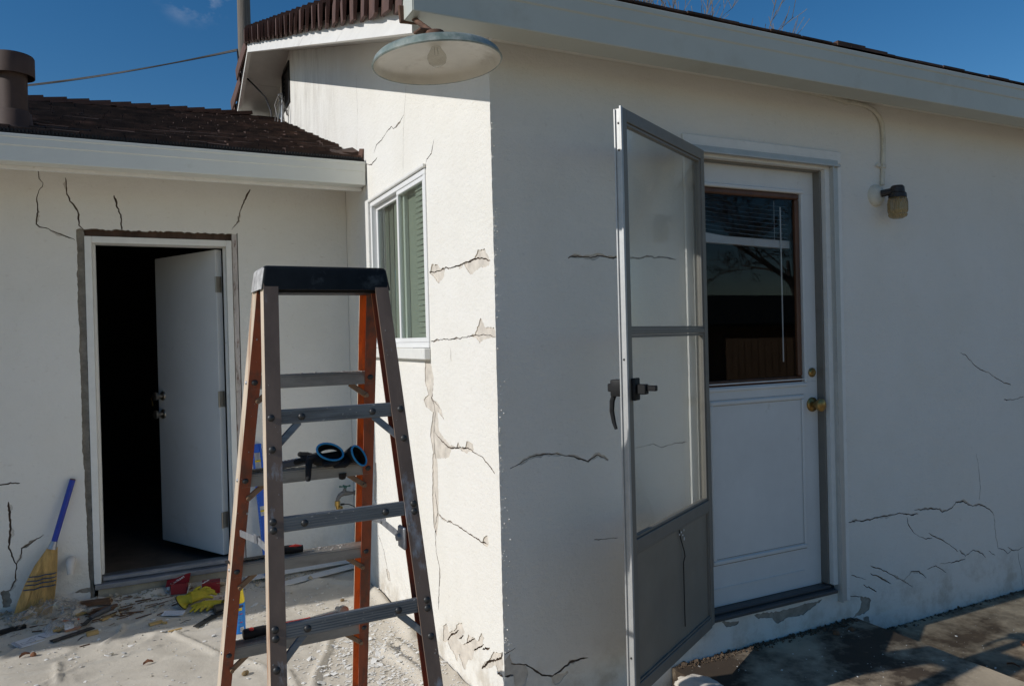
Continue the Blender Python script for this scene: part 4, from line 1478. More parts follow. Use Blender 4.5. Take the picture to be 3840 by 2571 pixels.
for za, zb_ in ((zm + 0.0105, H_ - 0.0455), (zl + 0.0205, zm - 0.0105)):
    mb = MB()
    for a in (0.0370, W_ - 0.048):
        mb.box(a, a + 0.009, -0.009, 0.010, za + 0.0005, zb_ - 0.0005, bev=0.001)
    mb.box(0.0465, W_ - 0.0485, -0.009, 0.010, za + 0.0005, za + 0.010, bev=0.001)
    mb.box(0.0465, W_ - 0.0485, -0.009, 0.010, zb_ - 0.010, zb_ - 0.0005, bev=0.001)
    ins = obj('glass_insert', mb, M['alum'], sdoor)
    obj('glass_pane', MB().box(0.046, W_ - 0.048, -0.002, 0.0015, za + 0.008, zb_ - 0.008), M['pane_storm'], sdoor)
    gp_ = [o for o in sdoor.children if o.name.startswith('glass_pane')][-1]
    gp_.data.materials.append(M['pane_film'])
    for f in gp_.data.polygons:
        f.material_index = 1 if f.normal.y < -0.5 else 0
mb = MB()
# kick plate, slightly dented
bmv = mb.bm
gx = 24
gz = 24
for side, yy in ((0, 0.004), (1, -0.004)):
    gridv = [[bmv.verts.new((0.036 + (W_ - 0.074) * i / gx, yy + 0.0035 * vnoise(i * 0.22, j * 0.16, 5.0), 0.038 + (zl - 0.064) * j / gz)) for i in range(gx + 1)] for j in range(gz + 1)]
    for j in range(gz):
        for i in range(gx):
            bmv.faces.new((gridv[j][i], gridv[j][i + 1], gridv[j + 1][i + 1], gridv[j + 1][i]))
obj('kick_panel', mb, M['kick'], sdoor, smooth=40)
mb = MB()
rim(mb, 0.037, W_ - 0.039, 0.041, zl - 0.0285, 0.008, 0.003, 0.012, 0.001)
obj('panel_bead', mb, M['alum'], sdoor)
mb = MB()
mb.tube([(0.37, 0.012, zl - 0.035), (0.36, 0.013, zl - 0.07), (0.325, 0.013, zl - 0.13), (0.318, 0.013, zl - 0.155), (0.335, 0.013, zl - 0.175), (0.335, 0.013, zl - 0.3), (0.333, 0.013, 0.10)], 0.0022, 6)
obj('loose_cord', mb, M['black'], sdoor)
mb = MB()
rk_ = random.Random(8)
for _ in range(6):
    mb.obox((0.34 + rk_.uniform(-.03, .03), 0.0135, zl - 0.045 - rk_.uniform(0, .04)), (0.006, 0.002, 0.006), (0, rk_.random() * 3, 0))
obj('paint_flecks', mb, M['chip'], sdoor, kind='stuff')
# latch: black case, push button and the pull on the wall side
zh = 1.315 - 0.222
mb = MB()
mb.box(W_ - 0.062, W_ - 0.018, t2 + 0.0005, t2 + 0.016, zh - 0.040, zh + 0.040, bev=0.004, seg=2)
mb.box(W_ - 0.060, W_ - 0.030, t2 + 0.0165, t2 + 0.050, zh - 0.018, zh + 0.018, bev=0.003)
mb.bar((W_ - 0.05, t2 + 0.045, zh + 0.004), (W_ - 0.05, t2 + 0.085, zh + 0.004), 0.018, 0.020, bev=0.003)
latch = obj('door_latch', mb, M['black'], sdoor, smooth=40)
mb = MB()
mb.box(W_ - 0.062, W_ - 0.016, -t2 - 0.050, -t2 - 0.0005, zh - 0.026, zh + 0.034, bev=0.004, seg=2)
mb.obox((W_ - 0.045, -t2 - 0.060, zh + 0.004), (0.026, 0.018, 0.030), bev=0.003)
mb.tube([(W_ - 0.04, -t2 - 0.045, zh - 0.02), (W_ - 0.035, -t2 - 0.052, zh - 0.045), (W_ - 0.035, -t2 - 0.054, zh - 0.08), (W_ - 0.033, -t2 - 0.046, zh - 0.12), (W_ - 0.03, -t2 - 0.036, zh - 0.145)], [0.010, 0.010, 0.009, 0.008, 0.006], 8)
obj('latch_handle', mb, M['black'], latch, smooth=40)

# soil and rubble along the foot of the front wall (see the pad)

# ================================================================== lamps on the house
# barn lamp hung under the corner of the eaves
BL = Vector((-0.352, -0.366, 2.398))
bl = thing('barn_lamp', 'wide green enamel barn lamp with white inside hung at the roof corner', 'lamp', BL, rot=(R(0.0), R(-4.6), 0))
mb = MB()
RR = 0.207
mb.lathe([(0.030, 0.054), (0.050, 0.052), (0.085, 0.047), (0.125, 0.043), (0.165, 0.035), (0.190, 0.026), (0.201, 0.016), (RR, 0.001), (RR + 0.003, -0.003), (RR + 0.001, -0.0065), (RR - 0.003, -0.006)], None, 64)
shade = obj('lamp_shade', mb, M['lamp_green'], bl, smooth=50)
mb = MB()
mb.lathe([(RR - 0.0032, -0.0055), (RR - 0.006, 0.000), (0.198, 0.0145), (0.187, 0.0235), (0.162, 0.0325), (0.121, 0.0405), (0.083, 0.0435), (0.050, 0.0485), (0.020, 0.0500), (0.0, 0.0502)], None, 64)
obj('reflector', mb, M['lamp_white'], shade, smooth=50)
mb = MB()
mb.lathe([(0.0, -0.012), (0.015, -0.010), (0.0265, -0.001), (0.031, 0.012), (0.0295, 0.024), (0.021, 0.038), (0.016, 0.046), (0.0155, 0.0495)], None, 24)
obj('bulb', mb, M['bulb'], bl, smooth=60)
mb = MB()
mb.tube([(-0.004, 0, 0.0495), (-0.006, 0, 0.024), (0.006, 0, 0.024), (0.004, 0, 0.0495)], 0.0007, 5)
obj('filament', mb, M['steel'], bl, smooth=40)
mb = MB()
mb.lathe([(0.0, 0.098), (0.030, 0.097), (0.036, 0.088), (0.034, 0.060), (0.0305, 0.0545), (0.0, 0.0545)], None, 20)
mb.tube([(0, 0, 0.090), (0.0, 0.04, 0.118), (0.0, 0.11, 0.165), (0.0, 0.185, 0.215)], 0.009, 10)
obj('lamp_neck', mb, M['rust'], bl, smooth=45)
mb = MB()
mb.obox((0, 0.19, 0.225), (0.09, 0.012, 0.06), bev=0.003)
obj('mounting_plate', mb, M['rust'], bl)
mb = MB()
mb.obox((-0.012, 0.02, 0.1035), (0.085, 0.05, 0.008), (0.05, 0, 0.1), bev=0.002)
obj('lamp_bracket', mb, M['rust'], bl)

# jar light on the shaded wall, with its painted conduit
wl = thing('jar_wall_light', 'ribbed glass jar light with dark cap on white round base beside the front door', 'wall light', (2.165, 0.0, 2.19))
ry = Matrix.Rotation(R(90), 4, 'X')
mb = MB()
mb.lathe([(0.0, 0.030), (0.025, 0.030), (0.044, 0.024), (0.054, 0.012), (0.056, 0.0), (0.0, 0.0)], ry, 28)
obj('wall_base', mb, M['conduit'], wl, smooth=45)
mb = MB()
m_ = Matrix.Translation((0.052, -0.088, 0)) @ Matrix.Diagonal((0.76, 0.76, 1, 1))
mb.lathe([(0.0, 0.040), (0.034, 0.038), (0.043, 0.030), (0.046, 0.004), (0.054, -0.002), (0.057, -0.022), (0.0, -0.022)], m_, 28)
mb.tube([(0.01, -0.028, 0.005), (0.03, -0.06, 0.01), (0.05, -0.09, 0.01)], 0.018, 10)
obj('lamp_cap', mb, M['dark_cap'], wl, smooth=35)
mb = MB()
nrib = 28
prof = [(0.050, -0.0225), (0.056, -0.030), (0.0605, -0.050), (0.0605, -0.088), (0.056, -0.104), (0.059, -0.110), (0.053, -0.120), (0.030, -0.128), (0.0, -0.130)]
bmv = mb.bm
rings = []
for r_, z_ in prof:
    if r_ == 0:
        rings.append([bmv.verts.new(m_ @ Vector((0, 0, z_)))])
    else:
        k = 0.0022 if -0.10 < z_ < -0.028 else 0.0
        rings.append([bmv.verts.new(m_ @ Vector(((r_ + (k if j % 2 else -k)) * math.cos(math.pi * j / nrib), (r_ + (k if j % 2 else -k)) * math.sin(math.pi * j / nrib), z_))) for j in range(2 * nrib)])
for a, b_ in zip(rings, rings[1:]):
    for j in range(2 * nrib):
        if len(b_) == 1:
            bmv.faces.new((a[j], a[(j + 1) % (2 * nrib)], b_[0]))
        else:
            bmv.faces.new((a[j], a[(j + 1) % (2 * nrib)], b_[(j + 1) % (2 * nrib)], b_[j]))
obj('glass_jar', mb, M['jar'], wl)
mb = MB()
mb.lathe([(0.0, -0.102), (0.016, -0.098), (0.024, -0.080), (0.020, -0.055), (0.013, -0.035), (0.013, -0.023)], m_, 16)
obj('bulb', mb, M['lamp_white'], wl, smooth=60)
mb = MB()
cp = [(1.45, 2.670), (1.75, 2.658), (1.93, 2.646), (2.03, 2.643), (2.095, 2.639), (2.15, 2.624), (2.19, 2.596), (2.213, 2.56), (2.220, 2.50), (2.219, 2.42), (2.212, 2.32), (2.206, 2.245)]
mb.tube([(x - 2.165, -0.0125, z - 2.19) for x, z in cp], 0.0105, 10)
obj('conduit', mb, M['conduit'], wl, smooth=50)
mb = MB()
for x, z in ((1.955, 2.641), (2.213, 2.34)):
    mb.obox((x - 2.165, -0.013, z - 2.19), (0.026, 0.026, 0.020), bev=0.004)
mb.obox((2.183 - 2.165, -0.012, 2.345 - 2.19), (0.03, 0.004, 0.016), bev=0.001)
obj('conduit_clip', mb, M['conduit'], wl)

# ================================================================== step ladder
LO = (-0.7726, -0.5203, 0.0)
lad = thing('step_ladder', 'orange fibreglass step ladder with black cap standing open in the foreground', 'ladder', LO, 0.0312)
HT = 1.71


def ys(z):
    return 0.0033 + 0.3612 * (HT - z)


def yr(z):
    return -(0.0621 + 0.21006 * (HT - z))


def aw(z):
    return 0.1663 + 0.1014 * (HT - z) / HT


def bw(z):
    return 0.1667 + 0.0753 * (HT - z) / HT


def rail(side, yf, wf, depth, fl, th, mats_idx, z0=0.022, z1=1.668):
    """channel rail: web outwards, flanges turned in; a material for every side of the section"""
    mb = MB()
    rings = []
    nz_ = 12
    for k in range(nz_ + 1):
        z = z0 + (z1 - z0) * k / nz_
        a, y = wf(z), yf(z)
        sec = [(a, y), (a, y + depth), (a - fl, y + depth), (a - fl, y + depth - th), (a - th, y + depth - th), (a - th, y + th), (a - fl, y + th), (a - fl, y)]
        rings.append([mb.bm.verts.new((side * x, yy, z)) for x, yy in sec])
    for r0, r1 in zip(rings, rings[1:]):
        for j in range(8):
            f = mb.bm.faces.new((r0[j], r0[(j + 1) % 8], r1[(j + 1) % 8], r1[j]))
            f.material_index = mats_idx[j]
    mb.bm.faces.new(rings[0][::-1])
    mb.bm.faces.new(rings[-1])
    return mb


# section sides: 0 web outside, 1 far flange outside, 2 tip, 3 far flange inside, 4 web inside, 5 near flange inside, 6 tip, 7 near flange outside
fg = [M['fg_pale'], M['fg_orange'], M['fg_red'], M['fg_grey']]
for side in (-1, 1):
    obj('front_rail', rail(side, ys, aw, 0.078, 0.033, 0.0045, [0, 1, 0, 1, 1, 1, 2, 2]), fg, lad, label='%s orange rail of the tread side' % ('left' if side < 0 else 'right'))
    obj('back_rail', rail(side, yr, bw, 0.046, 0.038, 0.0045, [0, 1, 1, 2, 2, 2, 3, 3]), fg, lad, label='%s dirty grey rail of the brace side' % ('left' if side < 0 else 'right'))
    for yf, wf, dp, fl in ((ys, aw, 0.078, 0.033), (yr, bw, 0.046, 0.038)):
        mb = MB()
        a, y = wf(0), yf(0)
        mb.box(side * (a + 0.004), side * (a - fl - 0.004), y - 0.004, y + dp + 0.004, 0.011, 0.034, bev=0.004)
        obj('rubber_foot', mb, M['black'], lad)

boltm = MB().lathe([(0.0, -0.0065), (0.0045, -0.006), (0.0085, -0.003), (0.0092, 0.0)], Matrix.Rotation(R(-90), 4, 'X') @ Matrix.Rotation(R(180), 4, 'X') @ Matrix.Rotation(R(180), 4, 'X'), 14)
boltm = MB().lathe([(0.0, 0.006), (0.0045, 0.0055), (0.0082, 0.003), (0.0092, 0.0)], Matrix.Rotation(R(90), 4, 'X'), 14).mesh('bolt', M['dark_steel'], 60)
sbolt = MB().lathe([(0.0, 0.004), (0.003, 0.0035), (0.0055, 0.002), (0.006, 0.0)], Matrix.Rotation(R(-90), 4, 'Y'), 12).mesh('rivet', M['galv'], 60)

TZ = [1.400, 1.107, 0.815, 0.524, 0.232]
for z in TZ:
    a, y = aw(z), ys(z)
    mb = MB()
    hw = a - 0.007
    y0_, y1_ = y + 0.0065, y + 0.0705
    mb.box(-hw, hw, y0_, y1_, z + 0.013, z + 0.0165)
    mb.box(-hw, hw, y0_, y0_ + 0.003, z - 0.019, z + 0.0125, bev=0.0008)
    mb.box(-hw, hw, y1_ - 0.003, y1_, z - 0.019, z + 0.0125)
    for k in range(8):
        yy = y0_ + 0.004 + k * 0.0080
        mb.box(-hw, hw, yy, yy + 0.0042, z + 0.0168, z + 0.0192)
    obj('tread', mb, M['tread'], lad)
    for s in (-1, 1):
        obj('bolt', boltm, None, lad, loc=(s * (a - 0.017), y, z + 0.002))
        obj('rivet', sbolt, None, lad, loc=(-(a) if s < 0 else a - 0.0, y + 0.035, z)).scale = (1 if s < 0 else -1, 1, 1)
        mb = MB()
        mb.bar((s * (a - 0.075), y + 0.022, z - 0.017), (s * (a - 0.023), y + 0.018, z - 0.056), 0.016, 0.010, up=(0, 1, 0), bev=0.002)
        mb.tube([(s * (a - 0.026), y + 0.005, z - 0.054), (s * (a - 0.026), y + 0.03, z - 0.054)], 0.006, 10)
        obj('tread_brace', mb, M['tan_brace'], lad)
for z in (1.323, 1.062, 0.817, 0.560, 0.300):
    b_, y = bw(z), yr(z)
    mb = MB()
    hw = b_ - 0.006
    mb.box(-hw, hw, y + 0.0065, y + 0.018, z - 0.0185, z + 0.0185, bev=0.001)
    for k in range(5):
        mb.box(-hw + 0.03, hw - 0.03, y + 0.0050, y + 0.0063, z - 0.015 + k * 0.0066, z - 0.0115 + k * 0.0066)
    obj('back_brace', mb, M['rung'], lad)
    for s in (-1, 1):
        for dz_ in ((-0.009, 0.011) if z < 1.2 else (0.0,)):
            obj('bolt', boltm, None, lad, loc=(s * (b_ - 0.013), yr(z + dz_), z + dz_))
        obj('bolt', boltm, None, lad, loc=(s * (b_ - 0.090), y + 0.005, z - 0.002))
        if abs(z - 1.062) > 0.01:
            mb = MB()
            mb.bar((s * (b_ - 0.085), y + 0.016, z - 0.016), (s * (b_ - 0.016), yr(z - 0.078) + 0.012, z - 0.080), 0.018, 0.008, up=(0, 1, 0), bev=0.002)
            obj('corner_brace', mb, M['rung'], lad)
            obj('bolt', boltm, None, lad, loc=(s * (b_ - 0.011), yr(z - 0.078), z - 0.078))
for s in (-1, 1):
    ix = 0.044 if s > 0 else 0.020
    pb = Vector((s * (bw(0.983) - ix - 0.002), yr(0.983) + 0.046, 0.983))
    pf = Vector((s * (aw(0.945) - 0.020), ys(0.945) - 0.006, 0.945))
    md = (pb + pf) / 2 + Vector((0, 0, 0.012))
    mb = MB()
    mb.bar(pb, md + (md - pb) * 0.12, 0.004, 0.020, bev=0.001)
    mb.bar(md - (pf - md) * 0.12 + Vector((s * 0.0045, 0, 0)), pf + Vector((s * 0.0045, 0, 0)), 0.004, 0.020, bev=0.001)
    mb.tube([md + Vector((-0.006, 0, 0)), md + Vector((0.010, 0, 0))], 0.007, 10)
    obj('spreader', mb, M['galv'], lad)
    mb = MB()
    mb.obox((s * (bw(0.983) - ix), yr(0.983) + 0.037, 0.983), (0.012, 0.046, 0.060), bev=0.004)
    mb.tube([pb + Vector((-0.012, 0, 0)), pb + Vector((0.012, 0, 0))], 0.010, 12)
    obj('spreader_bracket', mb, M['galv'], lad)

mb = MB()
rsp = random.Random(31)
for _ in range(130):
    z = rsp.uniform(0.1, 1.6)
    k = rsp.random()
    s_ = min(0.007, 0.0006 + 0.0009 * rsp.expovariate(1.0))
    if k < 0.40:
        mb.obox((rsp.choice((-1, 1)) * (bw(z) - rsp.uniform(0.003, 0.036)), yr(z) - 0.0002, z), (s_, 0.0008, s_ * rsp.uniform(0.8, 2.4)), (0, rsp.uniform(-.5, .5), 0))
    elif k < 0.60:
        mb.obox((-(aw(z) - rsp.uniform(0.003, 0.031)), ys(z) - 0.0002, z), (s_ * .8, 0.0008, s_ * rsp.uniform(0.8, 2.0)), (0, rsp.uniform(-.5, .5), 0))
    else:
        zz = rsp.choice((1.323, 1.062, 0.817))
        mb.obox((rsp.uniform(-0.17, 0.17), yr(zz) + 0.0050, zz + rsp.uniform(-.017, .017)), (s_ * rsp.uniform(0.8, 2.2), 0.0012, s_ * 0.8), (0, rsp.uniform(-.4, .4), 0))
for z in TZ:
    for _ in range(40):
        s_ = min(0.010, 0.0012 + 0.0016 * rsp.expovariate(1.0))
        mb.obox((rsp.uniform(-.17, .17), ys(z) + rsp.uniform(.012, .066), z + 0.0195), (s_ * 1.6, s_, s_ * 0.5), (0, 0, rsp.random() * 3))
obj('plaster_spatter', mb, M['tread_dust'], lad, kind='stuff')
# moulded cap
tb = bmesh.new()
bmesh.ops.create_cube(tb, size=1.0)
for v in tb.verts:
    up = v.co.z > 0
    k = 0.97 if up else 1.03
    v.co = Vector((v.co.x * 2 * 0.172 * k, 0.008 + v.co.y * 2 * 0.079 * (k - 0.01 if up else k), 1.715 if up else 1.652))
bmesh.ops.bevel(tb, geom=[e for e in tb.edges if not (e.verts[0].co.z < 1.66 and e.verts[1].co.z < 1.66)], offset=0.011, segments=4, affect='EDGES', profile=0.5)
mb = MB()
mb.bm.free()
mb.bm = tb
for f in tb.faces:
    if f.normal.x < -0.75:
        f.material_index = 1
cap = obj('ladder_cap', mb, [M['cap'], M['cap_lit_dust']], lad, smooth=35)
mb = MB()
mb.box(-0.165, 0.165, -0.045, 0.065, 1.645, 1.6515)
obj('cap_underside', mb, M['black'], cap)


# ================================================================== gloves
def solid_mesh(name, chains, m, voxel=0.004, squash=None):
    """one continuous skin round a set of tapered chains (points with radii)"""
    mb = MB()
    for pts, rad in chains:
        P = [Vector(p) for p in pts]
        for i in range(len(P) - 1):
            n = max(2, int((P[i + 1] - P[i]).length / 0.006))
            for k in range(n + (i == len(P) - 2)):
                t = k / n
                p = P[i].lerp(P[i + 1], t)
                r = rad[i] + (rad[i + 1] - rad[i]) * t
                bmesh.ops.create_icosphere(mb.bm, subdivisions=1, radius=r, matrix=Matrix.Translation(p))
    me = bpy.data.meshes.new(name)
    mb.bm.to_mesh(me)
    mb.bm.free()
    o = bpy.data.objects.new(name, me)
    C.objects.link(o)
    rm = o.modifiers.new('r', 'REMESH')
    rm.mode = 'VOXEL'
    rm.voxel_size = voxel
    s_ = o.modifiers.new('s', 'SMOOTH')
    s_.iterations = 4
    s_.factor = 0.6
    bpy.context.view_layer.update()
    me2 = bpy.data.meshes.new_from_object(o.evaluated_get(bpy.context.evaluated_depsgraph_get()))
    bpy.data.objects.remove(o)
    bpy.data.meshes.remove(me)
    me2.name = name
    me2.materials.clear()
    me2.materials.append(m)
    me2.shade_smooth()
    return me2


def cuff_tube(rings, m, rimm, rim_r=0.003):
    """open sleeve through elliptical rings (centre, axis u, axis v); returns (sleeve MB, hem MB)"""
    mb = MB()
    n = 24
    rr_ = []
    for c, u, v in rings:
        c, u, v = Vector(c), Vector(u), Vector(v)
        rr_.append([mb.bm.verts.new(c + u * math.cos(a) + v * math.sin(a)) for a in (2 * math.pi * j / n for j in range(n))])
    for a, b_ in zip(rr_, rr_[1:]):
        for j in range(n):
            mb.bm.faces.new((a[j], a[(j + 1) % n], b_[(j + 1) % n], b_[j]))
    hem = MB()
    c, u, v = (Vector(q) for q in rings[0])
    pts = [c + u * math.cos(a) + v * math.sin(a) for a in (2 * math.pi * j / n for j in range(n + 1))]
    hem.tube(pts, rim_r, 8, cap=False)
    return mb, hem


def work_glove(name, label, cat, loc, rotz, fingers, palm, cuff, m, hem_m, hem_r, group, voxel=0.004):
    root = thing(name, label, cat, loc, rotz, group)
    obj('hand', solid_mesh('hand', palm + fingers, m, voxel), None, root)
    a, b_ = cuff_tube(cuff, m, hem_m, hem_r)
    sl_ = obj('cuff', a, m, root, smooth=60)
    obj('hem', b_, hem_m, sl_, smooth=60)
    return root


# two black gloves with blue hems thrown on the second tread (local frame of the ladder, tread top ~1.127)
def lad_w(u, v, z):
    c, s = math.cos(0.0312), math.sin(0.0312)
    return (LO[0] + u * c - v * s, LO[1] + u * s + v * c, z)


TT = 1.128
work_glove('work_glove', 'black glove with blue hem on the ladder tread, left one', 'glove', lad_w(0.058, 0.200, TT), 0.0312,
           [([(-0.030, 0.035, 0.022), (-0.058, 0.015, 0.020), (-0.066, -0.010, 0.004), (-0.070, -0.020, -0.026)], [0.014, 0.013, 0.012, 0.011]),
            ([(-0.035, 0.045, 0.020), (-0.07, 0.035, 0.022), (-0.095, 0.03, 0.020)], [0.013, 0.012, 0.011]),
            ([(-0.02, 0.05, 0.020), (-0.055, 0.052, 0.035), (-0.078, 0.05, 0.040)], [0.013, 0.012, 0.010]),
            ([(0.0, 0.055, 0.02), (-0.02, 0.075, 0.015), (-0.05, 0.08, 0.012)], [0.013, 0.011, 0.010]),
            ([(0.05, 0.03, 0.02), (0.02, -0.005, 0.014), (-0.012, -0.015, 0.010)], [0.014, 0.013, 0.011])],
           [([(-0.03, 0.03, 0.020), (0.03, 0.03, 0.022)], [0.020, 0.022]), ([(-0.02, 0.05, 0.020), (0.04, 0.05, 0.022)], [0.018, 0.020])],
           [((0.000, -0.012, 0.048), (0.040, 0.0, -0.012), (0.004, 0.006, 0.023)), ((0.004, 0.006, 0.045), (0.038, 0.0, -0.010), (0.002, 0.004, 0.024)), ((0.008, 0.04, 0.028), (0.034, 0, 0), (0, 0, 0.020))],
           M['glove_black'], M['cuff_blue'], 0.0032, 'black gloves on the ladder tread')
work_glove('work_glove', 'black glove with blue hem at the right end of the ladder tread', 'glove', lad_w(0.125, 0.205, TT), 0.0312,
           [([(-0.02, 0.03, 0.018), (-0.05, 0.005, 0.012), (-0.08, 0.0, 0.010)], [0.014, 0.013, 0.011]),
            ([(-0.02, 0.045, 0.018), (-0.055, 0.03, 0.012), (-0.085, 0.025, 0.010)], [0.014, 0.013, 0.011]),
            ([(-0.01, 0.055, 0.018), (-0.045, 0.055, 0.012), (-0.075, 0.05, 0.010)], [0.014, 0.012, 0.010]),
            ([(0.0, 0.06, 0.016), (0.0, 0.085, -0.01), (-0.004, 0.09, -0.05)], [0.013, 0.012, 0.012]),
            ([(0.01, 0.02, 0.015), (-0.02, -0.008, 0.004), (-0.05, -0.012, 0.002)], [0.013, 0.012, 0.010])],
           [([(-0.025, 0.03, 0.018), (0.02, 0.03, 0.020)], [0.019, 0.022]), ([(-0.02, 0.05, 0.018), (0.015, 0.05, 0.020)], [0.017, 0.019])],
           [((0.022, -0.020, 0.028), (0.021, 0.006, -0.030), (0.013, 0.004, 0.012)), ((0.016, -0.004, 0.028), (0.020, 0.006, -0.028), (0.012, 0.004, 0.012)), ((0.010, 0.03, 0.022), (0.022, 0, -0.014), (0.010, 0, 0.014))],
           M['glove_black'], M['cuff_blue'], 0.0030, 'black gloves on the ladder tread')

# dark oscillating-tool like scraper lying on the same tread
t = thing('hand_tool', 'dark grey hand tool with dotted grip lying beside the black gloves', 'tool', lad_w(-0.05, 0.245, TT), 0.0312)
mb = MB()
mb.bar((-0.075, 0.0, 0.010), (0.045, -0.004, 0.020), 0.030, 0.020, bev=0.004)
obj('tool_body', mb, M['grey_grip'], t, smooth=30)
mb = MB()
for i in range(9):
    mb.obox((-0.062 + i * 0.010, -0.008, 0.0235 + i * 0.00083), (0.003, 0.004, 0.002))
obj('grip_dots', mb, M['paper'], t, kind='stuff')
mb = MB()
mb.bar((0.045, -0.004, 0.022), (0.10, 0.0, 0.030), 0.034, 0.026, bev=0.007)
obj('tool_head', mb, M['dark_steel'], t, smooth=30)
mb = MB()
mb.bar((-0.135, 0.004, 0.004), (-0.07, 0.0, 0.007), 0.026, 0.004)
obj('tool_blade', mb, M['dark_steel'], t)
# drywall saw on the third tread
t = thing('drywall_saw', 'black and red handled saw with dark blade on the ladder tread under the gloves', 'saw', lad_w(-0.03, 0.368, 0.8345), 0.0312)
mb = MB()
mb.tube([(-0.075, 0.0, 0.014), (-0.04, 0.0, 0.016), (0.0, -0.002, 0.015), (0.035, -0.004, 0.013)], [0.010, 0.0135, 0.014, 0.011], 12)
obj('grip', mb, M['black'], t, smooth=40)
mb = MB()
mb.tube([(-0.01, -0.006, 0.0235), (0.012, -0.007, 0.025), (0.03, -0.006, 0.021)], [0.004, 0.006, 0.004], 10)
obj('grip_inlay', mb, M['red_grip'], t, smooth=40)
mb = MB()
mb.box(-0.20, -0.06, -0.012, 0.014, 0.003, 0.006)
for i in range(16):
    mb.obox((-0.196 + i * 0.0085, -0.014, 0.0045), (0.005, 0.005, 0.0028), (0, 0, R(45)))
obj('saw_blade', mb, M['dark_steel'], t)
# hammer on the fourth tread
t = thing('claw_hammer', 'claw hammer with black and red grip lying along the lowest visible ladder tread', 'hammer', lad_w(-0.02, 0.500, 0.5435), 0.0312 + 0.09)
mb = MB()
mb.tube([(-0.150, -0.004, 0.020), (-0.145, -0.004, 0.020), (-0.09, -0.002, 0.019), (-0.02, 0.0, 0.016)], [0.014, 0.0175, 0.016, 0.012], 14)
obj('grip', mb, M['black'], t, smooth=40)
mb = MB()
mb.lathe([(0.0, 0.002), (0.007, 0.0015), (0.008, 0.0)], Matrix.Translation((-0.125, -0.012, 0.0355)) @ Matrix.Rotation(R(25), 4, 'X'), 16)
mb.tube([(-0.02, 0.0, 0.016), (0.05, 0.004, 0.015), (0.075, 0.006, 0.015)], [0.0122, 0.0105, 0.0095], 12)
obj('grip_inlay', mb, M['red_grip'], t, smooth=40)
mb = MB()
mb.tube([(0.07, 0.006, 0.015), (0.185, 0.016, 0.018)], [0.0085, 0.008], 12)
mb.tube([(0.185, -0.03, 0.032), (0.185, -0.012, 0.030), (0.186, 0.0, 0.026), (0.186, 0.02, 0.020)], [0.0165, 0.0165, 0.010, 0.012], 16)
mb.tube([(0.186, 0.02, 0.020), (0.187, 0.045, 0.018), (0.19, 0.075, 0.008)], [0.012, 0.009, 0.003], 10)
obj('hammer_head', mb, M['steel'], t, smooth=40)
mb = MB()
mb.tube([(0, 0, 0.0), (0, 0, 0.006)], 0.013, 16)
one('rubber_disc', MB().lathe([(0.0, -0.016), (0.009, -0.013), (0.013, -0.004), (0.013, 0.006), (0.0, 0.006)], None, 18), M['black'], 'small black rubber ball end poking out below the glove tread', 'tool end', lad_w(0.105, 0.232, 1.094), smooth=40)

rc = random.Random(77)
# ================================================================== by the far wall
def gz(x, y):
    return cloth_h(x, y)


# broom leaning on the wall
BB = Vector((-1.835, 2.175, gz(-1.835, 2.175)))
top = Vector((-1.612, 2.300, 0.765))
ferr = Vector((-1.708, 2.262, 0.430))
br = thing('broom', 'straw broom with blue handle leaning against the cracked wall', 'broom', BB)
mb = MB()
mb.tube([ferr - BB, top - BB], 0.0155, 12)
hd = obj('broom_handle', mb, M['blue'], br, smooth=50)
mb = MB()
ax = (top - ferr).normalized()
mb.tube([top - BB, top - BB + ax * 0.006], [0.0157, 0.013], 12)
obj('broken_handle_end', mb, M['rust'], hd)
mb = MB()
mb.tube([ferr - BB - ax * 0.035, ferr - BB + ax * 0.008], [0.024, 0.017], 14)
obj('ferrule', mb, M['galv'], br, smooth=40)
# straw: a fan of bristles
mb = MB()
rb = random.Random(21)
bl_ = Vector((-1.905, 2.17, 0)); brr = Vector((-1.722, 2.19, 0))


def broom_pt(f, t, o=0.0):
    """f across 0..1, t down 0..1; o depth offset"""
    topc = ferr - ax * 0.028
    botx = bl_.x + (brr.x - bl_.x) * f
    boty = 2.175 + 0.02 * f
    zb_ = gz(botx, 2.17) + (0.0 if f < 0.35 else 0.03 * (f - 0.35))
    sh = math.sin(math.pi * min(1, t * 1.0)) * 0.012 * (2 * f - 1)
    w0 = (f - 0.5) * 0.048
    p = Vector((topc.x + w0 + (botx - topc.x - w0) * (t ** 0.80), topc.y + (boty - topc.y) * t + o, topc.z + (zb_ - topc.z) * t))
    p.x += sh
    return p


for i in range(560):
    f = rb.random()
    o = rb.uniform(-1, 1)
    th_ = 0.018
    t1 = rb.uniform(0.94, 1.0)
    df = rb.uniform(-.05, .05)
    pts = []
    for k in range(5):
        t = t1 * k / 4
        g_ = min(1, max(0, f + df * t * t))
        dep = o * th_ * math.sqrt(max(0.05, 1 - (2 * g_ - 1) ** 2)) * (0.6 + 0.5 * t)
        pts.append(broom_pt(g_, t, dep) - BB)
    mb.tube(pts, [0.0022, 0.0024, 0.0022, 0.0020, 0.0012], 4)
obj('straw_head', mb, M['straw'], br)
for k, t in enumerate((0.385, 0.445, 0.50, 0.565)):
    mb = MB()
    pts = [broom_pt(0.03 + 0.94 * j / 12, t, -0.024 * math.sqrt(max(0.04, 1 - (2 * j / 12 - 1) ** 2)) - 0.001) - BB for j in range(13)]
    pts += [broom_pt(0.03 + 0.94 * j / 12, t, 0.022) - BB for j in (12, 6, 0)]
    mb.tube(pts, 0.0032, 6)
    obj('stitching', mb, M['twine'], br, smooth=60)

